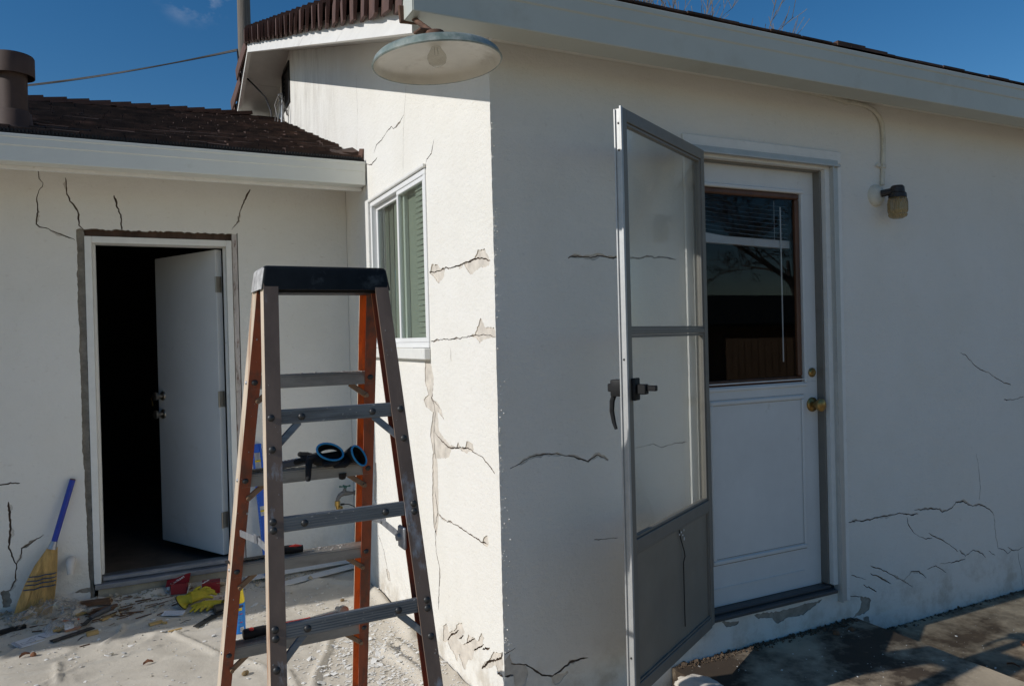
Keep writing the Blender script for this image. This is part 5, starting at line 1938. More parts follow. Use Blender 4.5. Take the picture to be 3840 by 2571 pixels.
# painted pipe elbow sticking out of the wall
mb = MB()
mb.tube([(0, 0, 0), (0, -0.035, 0.0), (0, -0.052, -0.006), (0, -0.058, -0.024), (0, -0.058, -0.062)], [0.026, 0.026, 0.024, 0.021, 0.018], 14)
one('pipe_elbow', mb, M['pvc'], 'painted pipe elbow poking out of the wall between broom and doorway', 'pipe', (-1.632, LW, 0.305), smooth=50)

# brass hose bib on the return wall in the corner
fb = thing('garden_tap', 'old garden tap with green cross handle and brass vacuum breaker in the wall corner', 'tap', (0.0, 2.215, 0.525))
mb = MB()
mb.tube([(0.0, 0, 0.0), (-0.026, 0, 0.0)], [0.017, 0.0155], 12)
mb.tube([(-0.026, 0, 0.0), (-0.06, 0, 0.002), (-0.095, 0, 0.004), (-0.115, 0, -0.006), (-0.130, 0, -0.028), (-0.132, 0, -0.040)], [0.008, 0.014, 0.017, 0.015, 0.012, 0.013], 14)
mb.tube([(-0.085, 0, 0.004), (-0.082, 0, 0.036)], [0.013, 0.010], 12)
obj('tap_body', mb, M['spigot'], fb, smooth=50)
mb = MB()
mb.tube([(-0.118, 0, 0.050), (-0.098, 0, 0.048), (-0.082, 0, 0.047), (-0.064, 0, 0.048), (-0.046, 0, 0.049)], [0.006, 0.0035, 0.007, 0.0035, 0.006], 10)
mb.tube([(-0.082, -0.034, 0.047), (-0.082, -0.016, 0.047), (-0.082, 0.016, 0.047), (-0.082, 0.034, 0.047)], [0.006, 0.0035, 0.0035, 0.006], 10)
mb.tube([(-0.082, 0, 0.036), (-0.082, 0, 0.054)], 0.006, 10)
obj('tap_handle', mb, M['green_handle'], fb, smooth=50)
mb = MB()
mb.tube([(-0.132, 0, -0.041), (-0.133, 0, -0.072)], [0.0175, 0.017], 14)
mb.tube([(-0.133, 0, -0.0725), (-0.130, 0, -0.105)], [0.013, 0.009], 12)
mb.lathe([(0.006, 0.0), (0.013, 0.0), (0.013, 0.012), (0.006, 0.012), (0.006, 0.0)], Matrix.Translation((-0.118, -0.010, -0.084)) @ Matrix.Rotation(R(90), 4, 'X') @ Matrix.Rotation(R(25), 4, 'Y'), 16)
obj('vacuum_breaker', mb, M['bright_brass'], fb, smooth=45)
mb = MB()
mb.tube([(-0.112, 0, -0.066), (-0.088, 0, -0.066)], [0.007, 0.006], 10)
mb.tube([(-0.088, 0, -0.066), (-0.06, 0, -0.070), (-0.03, 0, -0.085), (-0.006, 0.005, -0.115)], 0.0028, 8)
obj('drain_hose', mb, M['dark_steel'], fb, smooth=50)
mb = MB()
mb.obox((-0.134, -0.01, -0.122), (0.06, 0.002, 0.018), (0.2, 0.05, 0.1))
obj('paper_tag', mb, M['white_card'], fb)

# blue level leaning in the corner
a = Vector((-0.614, 2.296, 0.884))
b_ = Vector((-0.560, 2.20, gz(-0.56, 2.20)))
d3 = (a - b_)
ll = d3.length
zv = d3.normalized()
yv = Vector((0.0, 1, 0)) - zv * zv.y
yv.normalize()
xv = yv.cross(zv)
lv = thing('spirit_level', 'blue spirit level leaning against the wall behind the ladder', 'spirit level', b_)
lv.matrix_world = Matrix((xv, yv, zv)).transposed().to_4x4()
lv.location = b_
mb = MB()
mb.box(-0.030, -0.018, -0.011, 0.011, 0, ll, bev=0.001)
mb.box(0.018, 0.030, -0.011, 0.011, 0, ll, bev=0.001)
for z0_, z1_ in ((0.0, 0.10), (0.16, 0.40), (0.46, ll - 0.16), (ll - 0.055, ll)):
    mb.box(-0.0178, 0.0178, -0.004, 0.004, z0_, z1_)
obj('level_frame', mb, M['level_blue'], lv)
mb = MB()
for k in range(40):
    mb.box(-0.029, -0.022, -0.0116, -0.0112, 0.02 + k * 0.021, 0.0215 + k * 0.021)
obj('ruler_marks', mb, M['pale_blue_print'], lv, kind='stuff')
for z_ in (0.13, 0.43, ll - 0.107):
    mb = MB()
    mb.tube([(-0.017, 0, z_), (0.017, 0, z_)], 0.006, 10)
    obj('bubble_vial', mb, M['can_yellow'], lv)

# white boards on the ground along the wall
def lay(name, mb, m, label, cat, x, y, rotz, dz_=0.002, tilt=(0, 0), group=None, smooth=None):
    return one(name, mb, m, label, cat, (x, y, gz(x, y) + dz_), group=group, smooth=smooth, rot=(tilt[0], tilt[1], rotz))


mb = MB().box(-0.33, 0.33, -0.035, 0.035, 0, 0.006, bev=0.001)
lay('white_board', mb, M['board'], 'long white primed board lying nearest the far wall', 'board', -0.375, 2.235, 0.06, 0.014, (0.22, 0))
mb = MB().box(-0.26, 0.26, -0.030, 0.030, 0, 0.006, bev=0.001)
lay('white_board', mb, M['board'], 'shorter white board lying askew in front of the long board', 'board', -0.27, 2.135, 0.24, 0.016, (0.16, -0.02))
mb = MB().box(-0.019, 0.019, -0.012, 0.012, -0.028, 0.028, bev=0.003)
lay('tan_block', mb, M['brick_tan'], 'small tan sanding block standing on end at the white boards', 'block', -0.535, 2.035, 0.3, 0.030, (0, 0.22))

# spray can with yellow lid
SCX, SCY = -0.818, 1.520
can = thing('spray_can', 'blue aerosol can with yellow lid standing on the drop cloth behind the ladder', 'spray can', (SCX, SCY, gz(SCX, SCY) + 0.001), R(10))
mb = MB()
mb.lathe([(0.0, 0.0), (0.0325, 0.0), (0.0335, 0.004), (0.033, 0.008), (0.033, 0.150), (0.0325, 0.155), (0.0, 0.156)], None, 32)
body = obj('can_body', mb, M['can_blue'], can, smooth=40)
mb = MB()
mb.lathe([(0.0, 0.236), (0.020, 0.235), (0.0235, 0.230), (0.027, 0.195), (0.0305, 0.176), (0.0305, 0.1565), (0.0, 0.1565)], None, 32)
obj('can_lid', mb, M['can_yellow'], can, smooth=40)


def wrap(mb, a0, a1, z0, z1, r=0.0334, n=8):
    for k in range(n):
        t0, t1 = a0 + (a1 - a0) * k / n, a0 + (a1 - a0) * (k + 1) / n
        mb.quad((r * math.cos(t0), r * math.sin(t0), z0), (r * math.cos(t1), r * math.sin(t1), z0), (r * math.cos(t1), r * math.sin(t1), z1), (r * math.cos(t0), r * math.sin(t0), z1))


d2 = lambda *v: [R(q) for q in v]
mb = MB()
wrap(mb, *d2(-150, -60), 0.136, 0.149)
obj('can_label', mb, M['can_dark'], body)
mb = MB()
wrap(mb, *d2(-145, -75), 0.121, 0.1345)
obj('can_label', mb, M['can_yellow'], body)
mb = MB()
wrap(mb, *d2(-100, -70), 0.101, 0.105, n=3)
wrap(mb, *d2(-96, -72), 0.058, 0.062, n=3)
obj('can_label', mb, M['red_print'], body)
mb = MB()
for z_ in (0.110, 0.092, 0.086, 0.080, 0.072, 0.066, 0.050, 0.044):
    wrap(mb, *d2(-140, -76), z_, z_ + 0.0022, n=6)
obj('can_print', mb, M['pale_blue_print'], body)
mb = MB()
wrap(mb, *d2(-94, -62), 0.010, 0.034, r=0.0337, n=4)
bc = obj('barcode', mb, M['white_card'], body)
mb = MB()
for k in range(9):
    z_ = 0.0125 + k * 0.0022
    wrap(mb, *d2(-91, -65), z_, z_ + 0.0011, r=0.0340, n=4)
obj('barcode_bars', mb, M['ink'], body)

# two red hardware cartons
def carton(name, label, loc, rotz, w, d, h, tilt, open_lid):
    r = thing(name, label, 'carton', loc, rot=(tilt, 0, rotz), group='red lock cartons by the doorway')
    mb = MB()
    t_ = 0.0015
    mb.box(-w / 2, w / 2, -d / 2, -d / 2 + t_, 0, h)
    mb.box(-w / 2, w / 2, d / 2 - t_, d / 2, 0, h)
    mb.box(-w / 2, -w / 2 + t_, -d / 2 + t_, d / 2 - t_, 0, h)
    if not open_lid:
        mb.box(-w / 2 + t_, w / 2, -d / 2 + t_, d / 2 - t_, h - t_, h)
    else:
        mb.box(w / 2 - t_, w / 2, -d / 2 + t_, d / 2 - t_, 0, h)
    obj('carton_side', mb, M['box_red'], r)
    mb = MB()
    mb.box(-w / 2 + t_, w / 2 - t_, -d / 2 + t_, d / 2 - t_, 0.0003, 0.002)
    obj('carton_floor', mb, M['carton'], r)
    return r


c1 = carton('red_carton', 'opened red lock carton with its lid flap up, left one by the doorway', (-1.075, 2.225, gz(-1.075, 2.225)), R(-12), 0.085, 0.065, 0.060, 0, True)
mb = MB()
lidm = Matrix.Translation((-0.005, 0.033, 0.060)) @ Matrix.Rotation(R(28), 4, 'X') @ Matrix.Rotation(R(-10), 4, 'Y')
mb.box(-0.075, 0.058, -0.030, 0.045, 0, 0.0015, mtx=lidm)
fl = obj('lid_flap', mb, M['box_red'], c1)
obj('lettering', text_mesh('Kwikset', 0.026, lidm @ Matrix.Translation((-0.012, 0.004, 0.0022)) @ Matrix.Rotation(R(35), 4, 'Z'), M['white_card']), None, fl)
mb = MB()
mb.box(-0.075, -0.058, -0.050, -0.010, -0.02, -0.0185, mtx=lidm)
mb.box(0.044, 0.0455, -0.040, 0.03, 0.0, 0.052, mtx=Matrix.Rotation(R(14), 4, 'Y'))
obj('inner_flap', mb, M['white_card'], c1)
c2 = carton('red_carton', 'red lock carton lying open on its side, right one by the doorway', (-0.905, 2.175, gz(-0.905, 2.175)), R(-6), 0.100, 0.065, 0.068, 0, False)
obj('lettering', text_mesh('Kwikset', 0.022, Matrix.Translation((-0.030, -0.004, 0.0685)) @ Matrix.Rotation(R(62), 4, 'Z'), M['white_card']), None, c2)
mb = MB()
mb.obox((0.052, -0.01, 0.052), (0.05, 0.045, 0.0018), (0, 0.35, 0.1))
mb.obox((0.06, 0.012, 0.030), (0.05, 0.03, 0.0018), (0.2, -0.1, 0.2))
obj('inner_flap', mb, M['carton'], c2)

# yellow work gloves
gy = lambda x, y, dz_: (x, y, gz(x, y) + dz_)
work_glove('yellow_glove', 'yellow work glove with dark hem lying on top, cuff gaping towards the broom', 'glove', gy(-0.995, 2.04, 0.012), R(8),
           [([(0.02, 0.035, 0.050), (0.06, 0.05, 0.064), (0.085, 0.05, 0.055)], [0.014, 0.012, 0.010]),
            ([(0.03, 0.02, 0.048), (0.075, 0.02, 0.056), (0.10, 0.012, 0.045)], [0.014, 0.013, 0.010]),
            ([(0.03, 0.0, 0.045), (0.08, -0.005, 0.046), (0.105, -0.012, 0.034)], [0.014, 0.012, 0.010]),
            ([(0.02, -0.02, 0.040), (0.06, -0.03, 0.034), (0.08, -0.035, 0.026)], [0.013, 0.012, 0.010]),
            ([(-0.01, 0.045, 0.045), (0.015, 0.066, 0.062), (0.035, 0.072, 0.068)], [0.014, 0.012, 0.010])],
           [([(-0.03, 0.0, 0.040), (0.03, 0.0, 0.044)], [0.030, 0.026]), ([(-0.03, 0.024, 0.042), (0.02, 0.026, 0.048)], [0.026, 0.022]), ([(-0.03, -0.022, 0.034), (0.02, -0.02, 0.038)], [0.024, 0.020])],
           [((-0.085, -0.015, 0.026), (0.022, -0.022, -0.028), (0.006, 0.026, 0.012)), ((-0.070, -0.012, 0.030), (0.018, -0.026, -0.026), (0.006, 0.028, 0.012)), ((-0.03, 0.0, 0.038), (0.002, 0.046, 0.006), (0.0, -0.006, 0.030))],
           M['glove_yellow'], M['black'], 0.0032, 'yellow gloves by the red cartons', 0.0045)
work_glove('yellow_glove', 'yellow work glove half under the other, fingers curling towards the ladder', 'glove', gy(-0.965, 1.945, 0.006), R(-14),
           [([(0.0, 0.0, 0.024), (-0.04, -0.015, 0.020), (-0.060, -0.040, 0.008)], [0.013, 0.012, 0.009]),
            ([(0.01, -0.005, 0.026), (-0.02, -0.028, 0.022), (-0.035, -0.05, 0.010)], [0.013, 0.012, 0.009]),
            ([(0.025, -0.01, 0.025), (0.005, -0.035, 0.020), (-0.004, -0.055, 0.010)], [0.013, 0.011, 0.009]),
            ([(0.04, -0.01, 0.022), (0.035, -0.035, 0.016), (0.03, -0.05, 0.010)], [0.012, 0.011, 0.009]),
            ([(0.0, 0.02, 0.022), (-0.035, 0.02, 0.024), (-0.06, 0.01, 0.020)], [0.014, 0.012, 0.010])],
           [([(0.0, 0.01, 0.024), (0.05, 0.012, 0.022)], [0.024, 0.024]), ([(0.02, 0.0, 0.022), (0.07, 0.0, 0.020)], [0.020, 0.020])],
           [((0.105, 0.01, 0.020), (0.004, 0.036, 0.0), (0, 0, 0.017)), ((0.09, 0.01, 0.020), (0.002, 0.034, 0), (0, 0, 0.018)), ((0.05, 0.010, 0.022), (0, 0.030, 0), (0, 0, 0.020))],
           M['glove_yellow'], M['black'], 0.003, 'yellow gloves by the red cartons', 0.0045)

mb = MB()
for _ in range(70):
    x, y = rc.gauss(-1.45, 0.22), rc.gauss(2.14, 0.09)
    if y > 2.28:
        continue
    l_ = rc.uniform(0.02, 0.09)
    a_ = rc.uniform(-0.5, 0.9)
    mb.bar((x, y, gz(x, y) + 0.004), (x + l_ * math.cos(a_), y + l_ * math.sin(a_) * 0.6, gz(x, y) + rc.uniform(0.002, 0.012)), rc.uniform(0.002, 0.010), rc.uniform(0.001, 0.005))
obj('wood_splinters', mb, M['old_scrap'], None, kind='stuff')
# papers
pl = thing('instruction_sheet', 'folded white instruction sheets with a line drawing on the drop cloth below the broom', 'paper', gy(-1.765, 1.915, 0.006), R(27))
mb = MB()
for k in range(3):
    mb.obox((0.002 * k, 0.002 * k, 0.001 + 0.0022 * k), (0.19, 0.105, 0.0012), (0.01 * k, -0.008 * k, 0.03 * k))
obj('sheet', mb, M['paper'], pl)
mb = MB()


def stroke(mb, pts, z=0.0072, w=0.0022):
    for p, q in zip(pts, pts[1:]):
        mb.bar((*p, z), (*q, z), w, 0.0004)


stroke(mb, [(-0.07, -0.03), (-0.01, -0.03), (-0.01, 0.0), (-0.07, 0.0), (-0.07, -0.03)])
stroke(mb, [(-0.055, -0.022), (-0.02, -0.022)])
stroke(mb, [(-0.03, 0.012), (-0.01, 0.03), (0.0, 0.02), (0.015, 0.035)])
stroke(mb, [(0.022, 0.03), (0.035, -0.03)], w=0.006)
obj('drawing', mb, M['ink'], pl)
mb = MB()
mb.obox((-0.088, 0.0, 0.0071), (0.016, 0.10, 0.0004))
obj('printed_band', mb, M['pale_ink'], pl)
pl = thing('leaflet', 'small folded leaflet with rows of fine print lying left of the yellow gloves', 'paper', gy(-1.118, 1.945, 0.004), R(-22))
mb = MB()
mb.obox((0, 0.0, 0.010), (0.115, 0.05, 0.0012), (0.18, 0.03, 0))
mb.obox((0, 0.004, 0.005), (0.115, 0.055, 0.0012), (-0.06, 0.0, 0.06))
lf = obj('sheet', mb, M['paper'], pl)
mb = MB()
for k in range(7):
    mb.obox((0, -0.019 + 0.006 * k, 0.0072 + 0.0011 * k), (0.098, 0.0018, 0.0004), (0.18, 0.03, 0))
obj('fine_print', mb, M['pale_ink'], lf)


# clear plastic bags: crumpled sheets
def crumple(nx, ny, sx, sy, amp, seed, lift):
    mb = MB()
    g = []
    for j in range(ny + 1):
        row = []
        for i in range(nx + 1):
            u, v = i / nx - .5, j / ny - .5
            h = lift * (1 - 3.0 * u * u) * (1 - 2.2 * v * v) + amp * (abs(vnoise(u * 6, v * 6, seed)) + 0.5 * vnoise(u * 14, v * 14, seed + 5))
            row.append(mb.bm.verts.new((u * sx + amp * vnoise(u * 8, v * 8, seed + 9), v * sy + amp * vnoise(u * 8, v * 8, seed + 17), max(0.001, h))))
        g.append(row)
    for j in range(ny):
        for i in range(nx):
            mb.bm.faces.new((g[j][i], g[j][i + 1], g[j + 1][i + 1]))
            mb.bm.faces.new((g[j][i], g[j + 1][i + 1], g[j + 1][i]))
    return mb


one('plastic_bag', crumple(20, 14, 0.33, 0.20, 0.05, 3.0, 0.075), M['plastic_bag'], 'large clear plastic bag crumpled in front of the broom', 'plastic bag', gy(-1.725, 2.14, 0.004), R(14))
sb = thing('small_bag', 'small clear bag holding tan pieces beside the instruction sheets', 'plastic bag', gy(-1.655, 1.985, 0.004), R(10))
obj('bag_film', crumple(14, 12, 0.15, 0.12, 0.035, 11.0, 0.055), M['plastic_bag'], sb)
mb = MB()
rq = random.Random(4)
for _ in range(5):
    mb.obox((rq.uniform(-.04, .02), rq.uniform(-.025, .02), 0.012), (0.035, 0.014, 0.012), (rq.random(), rq.random(), rq.random() * 3), bev=0.003)
obj('contents', mb, M['pine'], sb)
mb = MB()
mb.obox((0.03, -0.03, 0.026), (0.045, 0.04, 0.001), (0.9, 0.1, 0.2))
obj('bag_label', mb, M['paper'], sb)
mb = MB().bar((0, 0, 0.004), (0.075, -0.035, 0.008), 0.020, 0.006, bev=0.001)
lay('orange_wedge', mb, M['orange'], 'orange plastic wedge behind the small clear bag', 'wedge', -1.66, 2.115, 0.0)
# black bars and strips
mb = MB().box(-0.11, 0.11, -0.016, 0.016, 0, 0.022, bev=0.003)
lay('black_bar', mb, M['black'], 'thick black bar at the left edge below the broom', 'bar', -1.935, 2.075, R(22))
mb = MB().box(-0.105, 0.105, -0.019, 0.019, 0, 0.006, bev=0.001)
lay('black_strip', mb, M['dark_steel'], 'flat black strip lying right of the instruction sheets', 'strip', -1.60, 1.90, R(31), 0.004)
for i, (x, y, r_, l_, lab) in enumerate(((-0.965, 1.76, 52, 0.17, 'long dark shim strip below the yellow gloves'), (-0.915, 1.80, 40, 0.12, 'shorter dark strip crossing under the canister'))):
    mb = MB().box(-l_ / 2, l_ / 2, -0.018, 0.018, 0, 0.004)
    lay('dark_strip', mb, M['dark_steel'], lab, 'strip', x, y, R(r_), 0.004 + 0.004 * i)
# small canister behind the gloves
cn = thing('canister', 'small dark canister with pale label lying against the yellow gloves', 'canister', gy(-0.885, 1.87, 0.026), R(12))
mb = MB()
mb.tube([(-0.03, 0, 0), (-0.027, 0, 0), (0.05, 0, 0)], [0.022, 0.026, 0.026], 18)
cb = obj('canister_body', mb, M['dark_steel'], cn, smooth=40)
mb = MB()
for k in range(5):
    t0, t1 = R(-150 + k * 20), R(-130 + k * 20)
    mb.quad((0.0, 0.0264 * math.cos(t0), -0.0264 * math.sin(t0) * -1), (0.045, 0.0264 * math.cos(t0), 0.0264 * math.sin(t0)), (0.045, 0.0264 * math.cos(t1), 0.0264 * math.sin(t1)), (0.0, 0.0264 * math.cos(t1), 0.0264 * math.sin(t1)))
obj('canister_label', mb, M['paper'], cb)
# scraper with grey grip
sp = thing('putty_knife', 'scraper with grey grip lying among the wood scraps', 'scraper', gy(-1.50, 2.085, 0.006), R(53))
mb = MB()
mb.tube([(-0.045, 0, 0.012), (-0.02, 0, 0.014), (0.06, 0.0, 0.014), (0.135, 0, 0.012), (0.142, 0, 0.012)], [0.009, 0.012, 0.015, 0.014, 0.008], 12)
obj('grip', mb, M['grey_grip'], sp, smooth=40)
mb = MB()
mb.bar((-0.12, -0.02, 0.003), (-0.045, 0.0, 0.010), 0.03, 0.002)
obj('blade', mb, M['dark_steel'], sp)
# wood pieces
woods = [
    ('pine_shim', 'yellow pine shim lying along the grey scraper', (-1.432, 2.075, 44), (0.125, 0.024, 0.007), 'pine'),
    ('pine_block', 'small squared pine block in sun right of the black strip', (-1.508, 1.868, 15), (0.055, 0.026, 0.018), 'pine'),
    ('pine_block', 'pale pine offcut at the shadow edge left of the leaflet', (-1.208, 1.845, 20), (0.068, 0.022, 0.012), 'pine'),
    ('pine_shim', 'thin orange pine sliver in the sun below the pale offcut', (-1.118, 1.674, 12), (0.066, 0.012, 0.005), 'pine'),
    ('pine_shim', 'crumb of pine beside the pale offcut', (-1.165, 1.83, -20), (0.022, 0.014, 0.010), 'pine'),
    ('wood_scrap', 'dark rotten board end behind the clear bag', (-1.52, 2.235, -6), (0.17, 0.045, 0.026), 'old_scrap'),
    ('wood_scrap', 'dark splintered wood under the pine shim', (-1.475, 2.165, 12), (0.15, 0.040, 0.020), 'old_scrap'),
    ('wood_scrap', 'tan split piece resting on the rotten board end', (-1.475, 2.245, 14), (0.075, 0.03, 0.014), 'pine'),
    ('wood_scrap', 'tan split piece left of the scraper', (-1.575, 2.165, 8), (0.06, 0.024, 0.012), 'pine'),
    ('wood_scrap', 'orange brown splinter beside the black strip', (-1.605, 1.955, 18), (0.07, 0.024, 0.008), 'brick_tan'),
    ('wood_scrap', 'thin brown splinter in the middle of the doorway front', (-1.33, 2.09, -14), (0.13, 0.010, 0.006), 'old_scrap'),
    ('wood_scrap', 'thin twig in the sun below the black strip', (-1.535, 1.728, 18), (0.045, 0.005, 0.004), 'old_scrap'),
    ('wood_scrap', 'pale lath along the ground behind the red cartons', (-0.87, 2.085, 10), (0.16, 0.022, 0.008), 'peeled'),
]
for nm, lb, (x, y, r_), sz, m in woods:
    tb = bmesh.new()
    bmesh.ops.create_cube(tb, size=1.0)
    bmesh.ops.subdivide_edges(tb, edges=tb.edges[:], cuts=2)
    rw = random.Random(lb)
    for v in tb.verts:
        v.co = Vector((v.co.x * sz[0], v.co.y * sz[1], (v.co.z + 0.5) * sz[2]))
        v.co += Vector((rw.uniform(-1, 1) * (0.06 if 'scrap' in nm else 0.02) * sz[0], rw.uniform(-1, 1) * (0.14 if 'scrap' in nm else 0.04) * sz[1], rw.uniform(-1, 1) * (0.14 if 'scrap' in nm else 0.03) * sz[2]))
    mb = MB()
    mb.bm.free()
    mb.bm = tb
    lay(nm, mb, M[m], lb, 'wood scrap' if 'scrap' in nm else 'offcut', x, y, R(r_), 0.012 if 'resting' in lb else 0.001)
mb = MB().tube([(0, 0, 0), (0.03, 0.018, 0.002), (0.042, 0.02, 0.003), (0.04, 0.03, 0.002), (0.01, 0.01, 0.001)], 0.0013, 6)
lay('bent_wire', mb, M['dark_steel'], 'bent wire loop in the sun left of the pine block', 'wire', -1.572, 1.812, R(30), 0.002)
mb = MB().tube([(0, 0, 0), (0.03, 0.012, 0.003), (0.06, 0.02, 0.001), (0.03, 0.016, 0.003)], 0.0012, 6)
lay('bent_wire', mb, M['dark_steel'], 'bent wire at the shadow edge below the leaflet', 'wire', -1.09, 1.80, R(10), 0.002)


# dried pods and leaves
def pod(seed, r):
    tb = bmesh.new()
    bmesh.ops.create_icosphere(tb, subdivisions=3, radius=r)
    for v in tb.verts:
        v.co *= 1 + 0.35 * vnoise(v.co.x * 60, v.co.y * 60, v.co.z * 60 + seed)
        v.co.z *= 0.75
    mb = MB()
    mb.bm.free()
    mb.bm = tb
    return mb


lay('dry_pod', pod(1, 0.016), M['pod'], 'dry pod on the cloth just left of the ladder middle rail', 'seed pod', -0.851, 0.965, 0.5, 0.008)
lay('dry_pod', pod(3, 0.013), M['leaf'], 'reddish pod beside the twig bundle near the left edge', 'seed pod', -1.752, 1.700, 0.2, 0.008)
lay('dry_pod', pod(5, 0.012), M['pod'], 'small round pod at the shadow edge near the wall corner', 'seed pod', -0.235, 1.70, 1.2, 0.006)


def leaf(seed, l, w):
    mb = MB()
    r_ = random.Random(seed)
    n = 6
    top_, bot = [], []
    for i in range(n + 1):
        u = i / n
        ww = w * math.sin(math.pi * min(0.98, max(0.04, u))) * r_.uniform(.8, 1.1)
        z = 0.006 + 0.008 * math.sin(u * 3) + r_.uniform(0, .004)
        top_.append(mb.bm.verts.new((l * (u - .5), ww, z + 0.005)))
        bot.append(mb.bm.verts.new((l * (u - .5), -ww, z)))
    mid = [mb.bm.verts.new((l * (i / n - .5), 0, 0.003 + 0.008 * math.sin(i / n * 3))) for i in range(n + 1)]
    for i in range(n):
        mb.bm.faces.new((top_[i], top_[i + 1], mid[i + 1], mid[i]))
        mb.bm.faces.new((mid[i], mid[i + 1], bot[i + 1], bot[i]))
    return mb


lay('dry_leaf', leaf(1, 0.045, 0.012), M['leaf'], 'curled brown leaf in the sun in front of the doorway', 'leaf', -1.246, 1.308, 0.2, 0.0)
lay('dry_leaf', leaf(2, 0.05, 0.012), M['leaf'], 'brown leaf clump with twig near the left edge', 'leaf', -1.788, 1.705, 0.6, 0.0)
for i, (x, y, r_, lb) in enumerate(((2.55, -0.46, 0.3, 'curled brown leaf farthest out on the stained slab'), (2.50, -0.52, 1.4, 'brown leaf lying close beside the farthest leaf on the slab'),
                                    (2.28, -0.57, 2.0, 'small brown leaf nearest the pad edge on the slab'), (2.85, -0.60, 0.9, 'small leaf alone at the right on the slab'))):
    lv_ = one('dry_leaf', leaf(10 + i, 0.05, 0.014), M['leaf'], lb, 'leaf', (x, y, -0.040), r_)
for i, (x, y, lb) in enumerate(((1.70, -0.10, 'left of two dark pods on the concrete pad by the door'), (1.80, -0.105, 'right of two dark pods on the concrete pad by the door'))):
    one('dry_pod', pod(20 + i, 0.016), M['old_scrap'], lb, 'seed pod', (x, y, 0.068), 0.4)

# larger plaster chips, one by one, then the dust of tiny ones
def chip_mesh(seed, s):
    r_ = random.Random(seed)
    n = r_.randint(5, 8)
    poly = []
    for k in range(n):
        a_ = 2 * math.pi * (k + r_.uniform(-.3, .3)) / n
        q = s * r_.uniform(0.5, 1.1)
        poly.append((q * math.cos(a_), q * 0.62 * math.sin(a_)))
    mb = MB()
    mb.prism(poly, lambda u, v, d: (u, v, d + 0.15 * u * (1 if seed % 2 else -1)), 0.0, max(0.003, s * 0.16))
    return mb.mesh('plaster_chip', M['chip'])


chips = [chip_mesh(300 + i, 0.016 + 0.004 * (i % 3)) for i in range(12)]


def chip_spot():
    k = rc.random()
    if k < 0.66:
        return rc.gauss(-0.28, 0.16), rc.gauss(0.80, 0.28)
    if k < 0.84:
        return rc.uniform(-0.75, -0.02), rc.uniform(0.35, 1.9)
    return rc.uniform(-1.9, -0.2), rc.uniform(0.9, 2.1)


cnt = 0
while cnt < 90:
    x, y = chip_spot()
    if not (-2 < x < -0.03 and 0.2 < y < 2.15):
        continue
    o = bpy.data.objects.new('plaster_chip', chips[cnt % 12])
    C.objects.link(o)
    o.location = (x, y, gz(x, y) + 0.003)
    o.rotation_euler = (rc.uniform(-.25, .25), rc.uniform(-.25, .25), rc.uniform(0, 6.3))
    s_ = rc.uniform(0.55, 1.25)
    o.scale = (s_, s_, s_)
    tag(o, 'white plaster chip fallen on the beige drop cloth', 'plaster chip', 'plaster chips on the drop cloth')
    cnt += 1
mb = MB()
cnt = 0
while cnt < 2600:
    x, y = chip_spot()
    if not (-2.2 < x < -0.02 and 0.1 < y < 2.25):
        continue
    s_ = abs(rc.gauss(0, 0.0045)) + 0.0014
    z = gz(x, y) + 0.0015
    a_ = rc.uniform(0, 6.3)
    pts = []
    for k in range(4):
        q = s_ * rc.uniform(.6, 1.2)
        pts.append((q * math.cos(a_ + k * 1.57), q * math.sin(a_ + k * 1.57) * 0.7))
    tx, ty = rc.uniform(-.3, .3), rc.uniform(-.3, .3)
    mb.prism(pts, lambda u, v, d: (x + u, y + v, z + d + u * tx + v * ty), 0.0, s_ * 0.3)
    cnt += 1
obj('plaster_dust', mb, M['chip'], None, kind='stuff')
drop_crumbs = MB()
for _ in range(520):
    k = rc.random()
    x, y = (rc.uniform(-2.0, -0.4), rc.uniform(1.6, 2.25)) if k < 0.6 else (rc.uniform(-2.0, -0.05), rc.uniform(0.4, 2.2))
    s_ = min(0.008, 0.0009 + 0.0011 * rc.expovariate(1.0))
    drop_crumbs.obox((x, y, gz(x, y) + s_ * 0.4), (s_ * 2.4, s_ * 1.4, s_), (rc.random(), rc.random(), rc.random() * 6))
for _ in range(900):
    x, y = rc.uniform(-2.0, -0.25), 2.30 - abs(rc.gauss(0, 0.11))
    s_ = min(0.014, 0.0012 + 0.0022 * rc.expovariate(1.0))
    drop_crumbs.obox((x, y, gz(x, min(y, 2.29)) + s_ * 0.3), (s_ * 2.6, s_ * 1.5, s_), (rc.random(), rc.random(), rc.random() * 6))
obj('dirt_crumbs', drop_crumbs, M['bare_tan'], None, kind='stuff')

